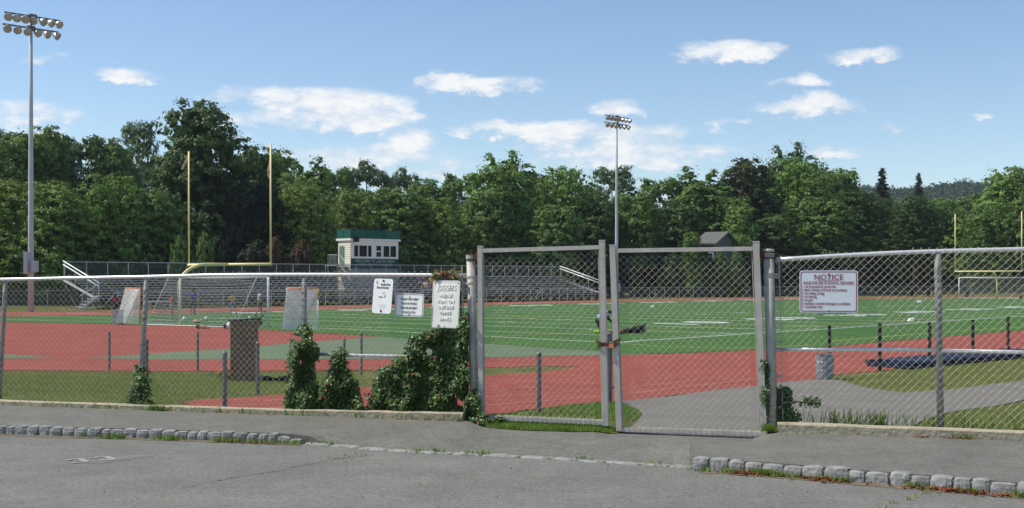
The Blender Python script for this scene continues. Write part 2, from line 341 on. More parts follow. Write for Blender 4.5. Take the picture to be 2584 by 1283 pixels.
def gp(px, py):
    """the point of the ground that pixel shows"""
    r = ray(px, py); lo, hi = 5.0, 2500.0
    for _ in range(60):
        mid = (lo+hi)/2; z = CAMZ + r.z*mid
        if z > G(r.x*mid, mid): lo = mid
        else: hi = mid
    return Vector((r.x*lo, lo, G(r.x*lo, lo)))
def at(px, py, Y): return Vector(((px-CX)/F*Y, Y, CAMZ-(py-HY)/F*Y))
def onfence(px, off=0):
    """point of the fence line (z=0) that column px shows, off metres towards the field"""
    k = (px-CX)/F; A = FA + fn*off; t = (k*A.y-A.x)/(fdir.x-k*fdir.y); p = A+fdir*t; return Vector((p.x, p.y, 0))
DIPP = [((onfence(px)-Vector((FA.x, FA.y, 0))).dot(fdir), v) for px, v in ((1192, 0), (1204, .045), (1500, .055), (1550, .088), (1925, .088), (1947, 0))]
def zat(py, Y): return CAMZ-(py-HY)/F*Y
def sheet(name, pts, off, m, world=False, kind='structure', top=True):
    """a flat-lying sheet that follows the ground profile, off metres above it"""
    P = [Vector((p[0], p[1], 0)) if world else gp(*p) for p in pts]
    bm = bmesh.new(); f = bm.faces.new([bm.verts.new((p.x, p.y, 0)) for p in P]); bmesh.ops.triangulate(bm, faces=[f])
    for d, _ in PROF:
        co = Vector((FA.x, FA.y, 0)) + fn*d
        bmesh.ops.bisect_plane(bm, geom=bm.verts[:]+bm.edges[:]+bm.faces[:], plane_co=co, plane_no=fn, dist=1e-4)
    for s_, _ in DIPP:
        gm = [f for f in bm.faces if min(dist(v.co.x, v.co.y) for v in f.verts) < 1.6]
        if gm: bmesh.ops.bisect_plane(bm, geom=list({v for f in gm for v in f.verts})+list({e for f in gm for e in f.edges})+gm, plane_co=Vector((FA.x, FA.y, 0))+fdir*s_, plane_no=fdir, dist=1e-4)
    for v in bm.verts: v.co.z = G(v.co.x, v.co.y)+off
    bmesh.ops.recalc_face_normals(bm, faces=bm.faces)
    for f in bm.faces:
        if f.normal.z < 0: f.normal_flip()
    me = bpy.data.meshes.new(name); bm.to_mesh(me); bm.free(); me.materials.append(m)
    o = bpy.data.objects.new(name, me); col.objects.link(o)
    if kind: o['kind'] = kind
    return o
def clampf(px, py, d=.03):
    """a world point just inside the fence at the column px"""
    p = onfence(px, d); return (p.x, p.y)
# ================================================================ GROUND
far = 1240
c0 = Vector((FA.x, FA.y, 0))
def strip(d, s): p = c0+fn*d+fdir*s; return p
g = MB(); prof = PROF + [(40, -.7), (90, -.7), (1150, -.7)]
sbr = [-far, -60]+[s for s, _ in DIPP]+[80, far]
def gv_(d, s, z): p = strip(d, s); return Vector((p.x, p.y, z-.012-(dip(p.x, p.y)*max(0, 1-max(0, d)/1.5) if d < 1.6 else 0)))
for (a, za), (b, zb) in zip(prof, prof[1:]):
    for s0, s1 in zip(sbr, sbr[1:]): g.face([gv_(a, s0, za), gv_(a, s1, za), gv_(b, s1, zb), gv_(b, s0, zb)])
g.face([strip(-.12, -far)+Vector((0, 0, -.1)), strip(-.12, far)+Vector((0, 0, -.1)), strip(-.12, far)+Vector((0, 0, .01)), strip(-.12, -far)+Vector((0, 0, .01))])
tag(g.build('ground', M['lawn']), kind='structure')
pk = MB(); pk.face([(-far, -400, 0), (far, -400, 0), (far, 30, 0), (-far, 30, 0)])
# the lot stops at the fence line
pk.v = [(-120, -60, 0), (120, -60, 0), tuple(strip(-.13, 130)*1.0), tuple(strip(-.13, -120)*1.0)]
tag(pk.build('parking_lot', M['parking']), kind='structure')
# kerb polyline (foot of the kerb on the parking lot), pixels
KP = [(-700, 1078), (-260, 1090), (0, 1094), (200, 1101), (400, 1106), (600, 1113), (772, 1119), (860, 1127), (1000, 1140), (1270, 1152), (1500, 1166), (1660, 1176), (1748, 1183), (1900, 1192), (2100, 1209), (2300, 1226), (2584, 1250), (2900, 1277), (3500, 1330)]
KW = [on_z(x, y, 0) for x, y in KP]
def kerb_h(px): return .088 if px <= 700 else (.088*(790-px)/90 if px < 790 else (0.004 if px < 1748 else .092))
# sidewalk strip between kerb and fence
sw = MB(); n = 90; wrows = []
def kw_at(px):
    for (a, A), (b, B) in zip(zip([k[0] for k in KP], KW), zip([k[0] for k in KP[1:]], KW[1:])):
        if a <= px <= b: return A.lerp(B, (px-a)/(b-a))
    return KW[-1]
wcols = sorted(set([-700+i*40 for i in range(108)]+[699, 790, 1752, 1754]))
wcols = [c for c in wcols if c <= 3500]
for px in wcols:
    a = kw_at(px); b = onfence(px, -.02)
    sm = lambda t: t*t*(3-2*t)
    kh = kerb_h(px) if not (790 < px < 1748) else .006
    # the walk ramps down to the flush stretch of kerb
    edge = kh if px <= 700 or px >= 1750 else .006+(.094*max(0, 1-(px-700)/260) if px < 1224 else .10*max(0, 1-(1748-px)/110))
    line = []
    for i in range(9):
        t = i/8; p = a.lerp(b, t); zf = .1; z = edge+(zf-edge)*sm(min(1, t*1.15))-dip(b.x, b.y)*sm(max(0, t-.35)/.65); z = .006 if i == 0 and 790 < px < 1753 else z; z = min(z, .03) if i == 1 and 1500 < px < 1740 else z + .006*noise.noise(Vector((p.x*.8, p.y*.8, 0)))*min(1, 4*t*(1-t))
        line.append(Vector((p.x, p.y, z)))
    wrows.append(line)
for A, B in zip(wrows, wrows[1:]):
    for i in range(8): sw.face([A[i], B[i], B[i+1], A[i+1]])
for A, B in zip(wrows, wrows[1:]):       # front skirt
    sw.face([Vector((A[0].x, A[0].y, -.05)), Vector((B[0].x, B[0].y, -.05)), B[0], A[0]])
tag(sw.build('sidewalk', M['walk'], smooth=True), kind='structure')

# running track, turf and the rest of the sheets, all lying on the ground profile
TURF_NEAR = [(0,813),(283,819),(582,827),(654,832),(765,839),(1000,853),(1220,868),(1400,880),(1515,887),(1566,892),(1640,894),(1750,891),(1904,884),(2000,880),(2106,875),(2221,864),(2357,853),(2584,834),(2900,811)]
TURF_FAR = [(-250,803),(0,800),(260,796),(560,789),(800,782),(1220,770),(1700,760),(2171,754.5),(2584,752),(2900,751)]
RED_FAR = [(-500,793),(0,788),(260,785),(560,778),(850,772.5),(1220,763.6),(1750,754),(2010,750.3),(2584,748.6),(2900,748)]
RED_NEAR = [(2900,850),(2584,886),(2412,910),(2292,926),(2221,936),(2106,946),(2056,958),(1971,965),(1913,974),(1797,985),(1748,992),(1700,997),(1566,1013),(1513,1015),(1445,1021),(1361,1032),(1300,1040),(1222,1047)]
RED_UP = [(454,1016),(563,1006),(718,995),(909,977),(1100,960),(1222,948),(1361,939),(1467,926),(1361,924),(1222,928),(1000,934),(778,935),(582,937),(267,936),(0,935),(-500,934)]
pts = [tuple(gp(*p)[:2]) for p in RED_FAR+RED_NEAR] + [clampf(1180, 0), clampf(1000, 0), clampf(722, 0), clampf(600, 0), clampf(520, 0, .25)] + [tuple(gp(*p)[:2]) for p in RED_UP]
sheet('running_track', pts, .0, M['track'], world=True)
sheet('turf_field', TURF_NEAR+TURF_FAR[::-1]+[(-250, 811)], .012, M['turf'])
DZ = [(214,905),(368,894),(585,880),(722,868),(830,860),(965,850),(1000,853),(1220,868),(1400,880),(1515,887),(1566,892),(1640,894),(1580,896),(1517,898),(1361,900),(1222,903),(900,907),(585,908),(400,908)]
sheet('track_apron', DZ, .006, M['dzone'])
sheet('track_apron', [(-400,882),(0,894),(150,904),(0,906),(-400,907)], .006, M['dzone'])
PATH = [(1566,1013.5),(1748,992.5),(1797,985.5),(1913,974.5),(1971,965.5),(2056,958.5),(2112,959),(2151,968),(2200,981),(2275,990),(2357,986),(2467,974),(2584,960),(2900,925),(2900,975),(2584,1009),(2440,1034),(2379,1045),(2319,1067)]
pts = [tuple(gp(*p)[:2]) for p in PATH] + [clampf(2290, 0, -.02), clampf(1940, 0, -.02), clampf(1700, 0, -.02), clampf(1560, 0, -.02)] + [tuple(gp(*p)[:2]) for p in ((1600,1074),(1621,1049),(1610,1036),(1572,1017))]
sheet('path', pts, .004, M['path'], world=True)
# a tongue of grass reaches under the gate, over the sidewalk
isl = [(1180,1066),(1230,1082),(1319,1089),(1445,1091),(1530,1088),(1580,1078)]
ipts = [on_z(x, y, .055) for x, y in isl] + [onfence(1598, .1), onfence(1200, .1)]
def walk_z(x, y):
    if dist(x, y) > 0: return G(x, y)
    px = CX+F*x/y; i = max(0, min(len(wcols)-2, next((k for k in range(len(wcols)-1) if wcols[k+1] >= px), len(wcols)-2))); u = (px-wcols[i])/(wcols[i+1]-wcols[i])
    L_ = [a.lerp(b, u) for a, b in zip(wrows[i], wrows[i+1])]
    for a, b in zip(L_, L_[1:]):
        if a.y <= y <= b.y: return a.z+(b.z-a.z)*(y-a.y)/(b.y-a.y)
    return L_[-1].z if y > L_[-1].y else L_[0].z
bm = bmesh.new(); f = bm.faces.new([bm.verts.new((p.x, p.y, 0)) for p in ipts]); bmesh.ops.triangulate(bm, faces=[f]); bmesh.ops.subdivide_edges(bm, edges=bm.edges[:], cuts=5, use_grid_fill=True)
for v in bm.verts: v.co.z = walk_z(v.co.x, v.co.y)+.007
for f in bm.faces:
    f.normal_update()
    if f.normal.z < 0: f.normal_flip()
me = bpy.data.meshes.new('grass_verge'); bm.to_mesh(me); bm.free(); me.materials.append(M['verge']); o = bpy.data.objects.new('grass_verge', me); col.objects.link(o); o['kind'] = 'structure'

# field frame: corner, along the end line (left) and along the sideline (right)
O = gp(1541, 866); EL = gp(0, 807); SL = gp(2584, 798)
eu = (EL-O).normalized(); su = (SL-O).normalized()
def fw(s, e, z=.02): p = O+su*s+eu*e; return Vector((p.x, p.y, -.7+z))
ln = MB()
def stroke(mb, a, b, wd, z=.018):
    a = Vector((a[0], a[1], 0)); b = Vector((b[0], b[1], 0)); d = (b-a).normalized(); q = Vector((-d.y, d.x, 0))*wd/2
    mb.face([Vector((p.x, p.y, G(p.x, p.y)+z)) for p in (a-q, b-q, b+q, a+q)])
def pxline(mb, pts, wd, z=.018):
    P = [gp(*p) for p in pts]
    for a, b in zip(P, P[1:]): stroke(mb, a, b, wd, z)
pxline(ln, [(-250,799),(0,807),(283,813.6),(582,820),(675,822.5),(718,825),(800,829),(1000,837.5),(1078,843),(1200,848.5),(1361,857),(1517,864.5),(1546,866)], .13)
pxline(ln, [(1546,866.5),(1566,866),(1614,861),(1750,853),(1904,842.5),(2088,831.5),(2357,813),(2584,799),(2900,783)], .15)
FWD = 49.0
for k in range(1, 24):
    s = 4.57*k
    if k == 1: stroke(ln, fw(s, 3), fw(s, FWD-3), .10)
    else: stroke(ln, fw(s, .6), fw(s, FWD), .15)
    if k < 22:
        for e in (16.3, 32.6):
            stroke(ln, fw(s-.6, e), fw(s+.6, e), .2)
for k in range(0, 110):       # short yard ticks near the sideline
    stroke(ln, fw(5+k*.914, .3), fw(5+k*.914, .9), .08)
stroke(ln, fw(0, FWD), fw(109, FWD), .15); stroke(ln, fw(109, 0), fw(109, FWD), .12)
tag(ln.build('field_lines', M['paint']), kind='structure')
yl = MB()
pxline(yl, [(1220,851),(1361,846),(1500,841)], .10)
pxline(yl, [(1566,869),(1650,874),(1760,878),(1850,880),(1950,878),(2050,872)], .10)
pxline(yl, [(1600,834),(1700,829),(1820,823),(2000,816)], .10); pxline(yl, [(2106,862),(2221,852),(2357,841),(2584,826)], .10)
pxline(yl, [(1226,806),(1300,800),(1350,806)], .12); pxline(yl, [(780,835),(900,829),(1060,823)], .08); pxline(yl, [(2150,775),(2350,770),(2584,773)], .1)
stroke(yl, fw(14, 2), fw(95, 2), .1); stroke(yl, fw(22, 14), fw(22, 36), .1)
tag(yl.build('field_lines_yellow', M['ypaint']), kind='structure')
def text_mesh(txt, size, ax='CENTER', bold=0, cond=1, space=1, line=1):
    c = bpy.data.curves.new('lettering', 'FONT'); c.body = txt; c.size = size; c.align_x = ax; c.align_y = 'CENTER'; c.offset = bold; c.resolution_u = 3; c.space_character = space; c.space_line = line
    o = bpy.data.objects.new('tmp', c); col.objects.link(o); dg = bpy.context.evaluated_depsgraph_get(); me = bpy.data.meshes.new_from_object(o.evaluated_get(dg)); bpy.data.objects.remove(o)
    for v in me.vertices: v.co.x *= cond
    return me
def place_mesh(name, me, m, origin, x, y, z, parent=None):
    me.materials.clear(); me.materials.append(m); o = bpy.data.objects.new(name, me); col.objects.link(o)
    mw = Matrix((( x.x, y.x, z.x, origin.x), (x.y, y.y, z.y, origin.y), (x.z, y.z, z.z, origin.z), (0, 0, 0, 1)))
    if parent: o.parent = parent; o.matrix_parent_inverse = parent.matrix_world.inverted() if False else Matrix.Identity(4); o.matrix_basis = (Matrix.Translation(parent.location)).inverted() @ mw
    else: o.matrix_basis = mw
    return o
ZU = Vector((0, 0, 1))
for k, t in enumerate(('1 0', '2 0', '3 0', '4 0', '5 0', '4 0', '3 0', '2 0', '1 0')):
    s = 9.1+9.14*(k+1)
    me = text_mesh(t, 3.4, bold=.14, space=1.1); x = su; y = eu
    place_mesh('yard_number', me, M['paint'], fw(s, 8.2, .022), su, eu, ZU)['kind'] = 'structure'
    me = text_mesh(t, 3.4, bold=.14, space=1.1)
    place_mesh('yard_number', me, M['paint'], fw(s, FWD-8.2, .022), -su, -eu, ZU)['kind'] = 'structure'
# lane lines of the straight
la = MB()
e0 = [gp(x, y) for x, y in ((1222,1047),(1361,1032),(1513,1015),(1748,992),(1971,965),(2221,936),(2584,886),(2900,850))]
e1 = [gp(x, y) for x, y in ((1222,955),(1361,944),(1467,935),(1640,898),(1904,886),(2106,878),(2357,855),(2584,836))]
for k, P_ in enumerate(([(1190,1027),(1360,1014),(1513,1001),(1575,996),(1748,975),(1971,951)], [(1190,1006),(1360,995),(1513,984),(1600,977),(1800,956)], [(1190,988),(1360,978),(1513,968),(1700,955)], [(1190,971),(1360,963),(1513,953)])):
    pxline(la, P_, .035, .006)
for k in range(1, 4):
    pxline(la, [(600, 1010+k*7), (722, 998+k*11), (900, 985+k*13)], .04, .006)
tag(la.build('lane_lines', M['lane']), kind='structure')
# painted bay number and crack on the parking lot
tx = text_mesh('33', .40, bold=.006, cond=1.0, space=1.15)
p = on_z(234, 1160, .006)
M['worn'] = mat('worn bay paint', (.34, .34, .31), .9, var=.3, scale=22, dirt=((.2, .2, .18), 28, .54))
place_mesh('bay_number', tx, M['worn'], p, Vector((.97, .24, 0)), Vector((-.75, .42, 0)), ZU)['kind'] = 'structure'
ck = MB(); cpts = [(455,1232),(520,1219),(580,1206),(650,1196),(700,1189),(740,1179),(790,1170),(835,1160),(900,1152),(940,1148)]
for (a, b) in zip(cpts, cpts[1:]):
    A, B = on_z(*a, .005), on_z(*b, .005); n = 7; prev = A
    for i in range(1, n+1):
        q = A.lerp(B, i/n)+Vector((0, random.uniform(-.03, .03) if i < n else 0, 0)); wd = random.uniform(.006, .018)
        ck.face([prev+Vector((0, -wd/2, 0)), q+Vector((0, -wd/2, 0)), q+Vector((0, wd/2, 0)), prev+Vector((0, wd/2, 0))]); prev = q
tag(ck.build('pavement_crack', M['black']), kind='structure')
# gravel drive and the rising bank beyond the far end
hb = MB(); nx, ny = 40, 14; gv = []
for j in range(ny+1):
    for i in range(nx+1):
        px = 1950+i*25; Y = 172+j*9; x = (px-CX)/F*Y
        z = -.72 + 4.2*max(0, min(1, (px-2010)/220))*(min(1, j/9))**1.4*(.85 + .5*noise.noise(Vector((x*.03, Y*.05, 2)))) 
        gv.append((x, Y, z))
hb.v = gv
for j in range(ny):
    for i in range(nx):
        a = j*(nx+1)+i; hb.f.append((a, a+1, a+nx+2, a+nx+1)); hb.mi.append(0)
tag(hb.build('grass_bank', M['lawn'], smooth=True), kind='structure')
gd = MB()
P = [(2384,727),(2440,724),(2584,733),(2800,738),(2800,745),(2584,741),(2470,734),(2384,733)]
gd.face([Vector((gp(x, y).x, gp(x, y).y, -.66)) for x, y in P])
tag(gd.build('gravel_drive', M['gravel']), kind='structure')

# ================================================================ KERB STONES, TIMBER EDGING
def stone(mb, a, b, h, dep, seed):
    """rough hewn block between a and b (front feet), bulging faces"""
    rnd = random.Random(seed); d = (b-a).normalized(); q = Vector((-d.y, d.x, 0)); L_ = (b-a).length
    nx, ny, nz = 4, 3, 3; vs = {}
    def P(i, j, k):
        key = (i, j, k)
        if key not in vs:
            x, y, z = i/nx, j/ny, k/nz; e = (abs(x-.5)*2)**3, (abs(y-.5)*2)**3, max(0, z*2-1)**3
            rd = 0
            p = a+d*(L_*x)+q*(dep*y)+ZU*(h*z-.03*(1-z))
            p += d*(-.006 if x > .5 else .006)*(e[1]*.6+e[2])*(1 if x in (0, 1) else 0) + q*(.009*(e[0]+e[2]*.9) if y == 0 else 0) - ZU*(.007*(e[0]+(e[1] if y == 0 else 0)) if z == 1 else 0)
            p += Vector((noise.noise(p*14+Vector((seed, 0, 0))), noise.noise(p*9+Vector((0, seed, 5))), noise.noise(p*9+Vector((3, 0, seed)))))*.008
            vs[key] = p
        return vs[key]
    for i in range(nx):
        for j in range(ny): mb.face([P(i, j, nz), P(i+1, j, nz), P(i+1, j+1, nz), P(i, j+1, nz)])
        for k in range(nz): mb.face([P(i, 0, k), P(i+1, 0, k), P(i+1, 0, k+1), P(i, 0, k+1)]); mb.face([P(i+1, ny, k), P(i, ny, k), P(i, ny, k+1), P(i+1, ny, k+1)])
    for j in range(ny):
        for k in range(nz): mb.face([P(0, j+1, k), P(0, j, k), P(0, j, k+1), P(0, j+1, k+1)]); mb.face([P(nx, j, k), P(nx, j+1, k), P(nx, j+1, k+1), P(nx, j, k+1)])
def kerb(px0, px1, lab, hfun, bl, dep, grp):
    root = empty('stone_kerb', kw_at(px0), lab, 'kerb', grp)
    # walk the polyline
    pts = [kw_at(px0)]; px = px0
    while px < px1: px += 4; pts.append(kw_at(min(px, px1)))
    cum = [0]
    for a, b in zip(pts, pts[1:]): cum.append(cum[-1]+(b-a).length)
    def pos(s):
        for i in range(len(cum)-1):
            if cum[i+1] >= s: return pts[i].lerp(pts[i+1], (s-cum[i])/max(1e-6, cum[i+1]-cum[i]))
        return pts[-1]
    s = 0; k = 0; mor = MB()
    while s < cum[-1]-.06:
        ln_ = bl*random.uniform(.78, 1.22); e = min(cum[-1], s+ln_); a = pos(s+.003); b = pos(e-.003)
        pxm = CX+F*((a.x+b.x)/2)/((a.y+b.y)/2); h = hfun(pxm)+random.uniform(-.008, .010)
        if h < .03: h = .018
        d = (b-a).normalized(); q = Vector((-d.y, d.x, 0))
        st = MB(); off = q*random.uniform(-.012, .006) - q*(dep*.6)
        stone(st, a+off, b+off, h, dep, k*1.7+px0*.01)
        W2(st.build('kerb_stone', M['granite'], smooth=False), root)
        hm = max(.012, h-.022); mb0 = pos(e-.02)-q*(dep*.45); mor.box(mb0+q*(dep*.5)+d*.01+ZU*(hm/2-.01), (.035, dep*.95, hm+.02), (d, q, ZU))
        s = e; k += 1
    W2(mor.build('mortar', M['mortar']), root)
kerb(-640, 772, 'raised grey granite block kerb at the left, over the white painted bay number', kerb_h, .122, .11, None)
kerb(774, 1746, 'flush worn pale stone kerb strip crossing in front of the closed gates', lambda p: .016, .30, .075, None)
kerb(1750, 3480, 'raised granite block kerb at the right with brown dead leaves at its foot', kerb_h, .162, .12, None)
def timber(px0, px1, z0, z1, lab, off=-.10, wdt=.13):
    a = onfence(px0, off); b = onfence(px1, off); mb = MB(); n = max(6, int((b-a).length/.15)); d = fdir; q = fn; sec = [(-wdt/2, -.12), (wdt/2, -.12), (wdt/2, 1), (wdt/2-.012, 1.0), (-wdt/2+.012, 1.0), (-wdt/2, .86)]
    ring = []
    for i in range(n+1):
        t = i/n; p = a.lerp(b, t); zt = z0+(z1-z0)*t; r = []
        for (y, z) in sec:
            zz = -.02 if z < 0 else .1+(zt)*z if z > .9 else .1+zt*z
            j = Vector((p.x*4, y*10, z*3+px0))
            r.append(Vector((p.x, p.y, zz))+q*(y+.006*noise.noise(j*1.3))+ZU*(.006*noise.noise(j*1.1+Vector((9, 0, 0))) if z > 0 else 0))
        ring.append(r)
    m = len(sec)
    for A, B in zip(ring, ring[1:]):
        for k in range(m): mb.face([A[k], B[k], B[(k+1) % m], A[(k+1) % m]][::-1])
    mb.face(ring[0]); mb.face(ring[-1][::-1])
    o = mb.build('timber_edging', M['timber']); tag(o, lab, 'edging'); return o
timber(-680, 300, .045, .05, 'low weathered timber edging at the far left foot of the fence')
timber(303, 768, .05, .055, 'weathered timber edging below the brown box and the ivy clad post')
timber(772, 1172, .062, .085, 'thick weathered timber edging under the ivy mass, ending by the gate')
timber(1962, 3490, .09, .075, 'pale weathered timber beam under the right hand chain link fence', off=-.12)

# ================================================================ BOUNDARY FENCE
def wires(s0, s1, base, zb, zt, rad=.0022, lean=0, knuck=True, seg0=None):
    """chain link fabric between s0..s1 metres from base along fdir; zb, zt functions of s"""
    mb = MB(); wd = .0365; h = .073; n = int((s1-s0)/wd)
    for i in range(n):
        a = s0+i*wd; b = a+wd; k0 = math.floor(zb(a)/(h/2)); z = k0*h/2; ztop = zt(a); k = k0; pts = []
        while k*h/2 <= ztop+.001:
            left = (k % 2 == 0) ^ (i % 2 == 1)
            sx = a if left else b; pts.append((sx, k*h/2, .0022*(1 if k % 2 else -1))); k += 1
        P = []
        for (sx, zz, yy) in pts:
            wob = .005*noise.noise(Vector((sx*1.7, zz*1.7, 3)))
            P.append(base+fdir*(sx)+fn*(yy+.010*noise.noise(Vector((sx*1.1, zz*1.3, 8))))+ZU*(zz+wob))
        if len(P) < 3: continue
        if knuck and i % 2 == 0: P.append(P[-1]+ZU*.026+fdir*.006); P.append(P[-1]+ZU*.006+fdir*.012)
        mb.tube(P, rad, 4, cap=False)
    return mb
def S(px): return (onfence(px)-Vector((FA.x, FA.y, 0))).dot(fdir)
base0 = Vector((FA.x, FA.y, 0))
def railz(pts):
    q = [(S(x), zat(y, onfence(x).y)) for x, y in pts]
    def f(s):
        if s <= q[0][0]: return q[0][1]
        for (a, za), (b, zb) in zip(q, q[1:]):
            if s <= b: return za+(zb-za)*(s-a)/(b-a)
        return q[-1][1]
    return f
RL = railz([(-700,714),(-300,709),(0,706),(200,702),(364,699),(560,694),(766,693.5),(960,694),(1172,695)])
RR = railz([(1952,656),(2084,647.5),(2220,640),(2357,634.5),(2584,629),(2900,622),(3500,608)])
def rail(mb, f, s0, s1, r, off=.045):
    n = 30; mb.tube([base0+fdir*(s0+(s1-s0)*i/n)+fn*off+ZU*f(s0+(s1-s0)*i/n) for i in range(n+1)], r, 10)
FL = empty('chain_link_fence', onfence(-300), 'lower chain link fence left of the gates, carrying three white signs', 'fence')
FR = empty('chain_link_fence', onfence(1945), 'taller chain link fence right of the gates, carrying the red lettered notice', 'fence')
s0, s1 = S(-690), S(1174)
W2(wires(s0, s1, base0, lambda s: .14, lambda s: RL(s)+.012).build('wire_mesh', M['wire']), FL)
mb = MB(); rail(mb, RL, s0, s1, .021); W2(mb.build('top_rail', M['rail'], smooth=True), FL)
s0r, s1r = S(1958), S(3490)
W2(wires(s0r, s1r, base0, lambda s: .16, lambda s: RR(s)+.012).build('wire_mesh', M['wire']), FR)
mb = MB(); rail(mb, RR, s0r, s1r, .022); W2(mb.build('top_rail', M['rail'], smooth=True), FR)
def brace(root, px0, y0, px1, y1, r):
    a = onfence(px0, .05); b = onfence(px1, .05); a.z = zat(y0, a.y); b.z = zat(y1, b.y); m = MB(); m.tube([a, a.lerp(b, .33)-ZU*.004, a.lerp(b, .66)+ZU*.004, b], r, 10); W2(m.build('brace_rail', M['rail'], smooth=True), root)
brace(FL, 775, 893, 1178, 905, .019); brace(FR, 1955, 881, 2366, 885, .019); brace(FR, 2372, 885, 3480, 906, .020)
def linepost(root, tx, ty, bx, r, m, mk='line_post', cap=True):
    top = onfence(tx, .06); top.z = zat(ty, top.y); bot = onfence(bx, .06); bot.z = .0
    o = MB(); o.tube([bot, bot.lerp(top, .5), top-ZU*.02], r, 12)
    if cap: o.ball(top-ZU*.02, r*1.08, 10, (1, 1, .7))
    o.tube([top-fdir*.05-ZU*.025, top+fdir*.05-ZU*.025], r*.8, 10)
    for k in range(5):                    # tie wires round post and mesh
        c = bot.lerp(top, .12+.19*k); o.tube([c+fn*(r+.004)-fdir*(r), c-fn*(r+.05)-fdir*(r*.7)+ZU*.02, c-fn*(r+.055)+fdir*(r*.7)+ZU*.03, c+fn*(r)+fdir*r], .0024, 4)
    W2(o.build(mk, m, smooth=True), root)
linepost(FL, 14, 704, -3, .026, M['linepost']); linepost(FL, 370, 697, 352, .030, M['linepost']); linepost(FL, 768, 690, 766, .029, M['linepost']); linepost(FL, -330, 707, -340, .028, M['linepost'])
linepost(FR, 2366, 630, 2374, .033, M['linepost']); linepost(FR, 2860, 622, 2870, .033, M['linepost']); linepost(FR, 3470, 608, 3485, .033, M['linepost'])
def termpost(root, tx, ty, bx, by, r, side, bands, hinge):
    """big terminal post with cap, tension bar and bands"""
    off = 0.02; top = onfence(tx, off); top.z = zat(ty, top.y); bot = onfence(bx, off); bot.z = .02; o = MB()
    o.tube([bot, bot.lerp(top, .5), top-ZU*.05], r, 20); W2(o.build('terminal_post', M['galv'], smooth=True), root)
    c = MB(); c.lathe(top-ZU*.055, [(r*1.0, 0), (r*1.1, .0), (r*1.1, .042), (r*.95, .055), (.001, .058)], 20); W2(c.build('post_cap', M['galv']), root)
    sx = fdir*side
    for y in bands:
        z = zat(y, top.y); t = (z-bot.z)/(top.z-bot.z); p = bot.lerp(top, t); b = MB(); b.lathe(p-ZU*.012, [(r*.9, 0), (r*1.09, 0), (r*1.09, .024), (r*.9, .024)], 20)
        b.bar(p+sx*r*.95-fn*.02, p+sx*(r+.055)-fn*.02, .006, .022); b.tube([p+sx*(r+.02)-fn*.035, p+sx*(r+.02)+fn*.0], .006, 6); W2(b.build('tension_band', M['galv']), root)
    tb = MB(); a = bot+sx*(r+.05); b_ = top+sx*(r+.05)-ZU*.12; a.z = .16; tb.bar(a-fn*.012, b_-fn*.012, .008, .022, up=fn); W2(tb.build('tension_bar', M['galv']), root)
    for y in hinge:
        z = zat(y, top.y); t = (z-bot.z)/(top.z-bot.z); p = bot.lerp(top, t); b = MB()
        b.lathe(p-ZU*.006, [(r*.9, 0), (r*1.16, 0), (r*1.16, .014), (r*.9, .014)], 20); b.lathe(p+ZU*.05, [(r*.9, 0), (r*1.14, 0), (r*1.14, .014), (r*.9, .014)], 20)
        q = p-sx*(r+.02); b.box(q-fn*.02+ZU*.03, (.03, .05, .075), (fdir, fn, ZU)); b.tube([q-fn*.02+ZU*.02-sx*.01, q-fn*.03+ZU*.075-sx*.02], .008, 8); b.bar(q-fn*.02+ZU*.075, q-fn*.02-sx*.045+ZU*.075, .02, .02)
        W2(b.build('hinge', M['rust'] if y < 800 else M['galv']), root)
termpost(FL, 1188, 641, 1199, 1062, .047, -1, (700, 716, 862, 938, 958), (656,))
termpost(FR, 1940, 629, 1950, 1082, .051, 1, (693, 700, 862, 884, 948, 1027, 1068), (652, 1072))

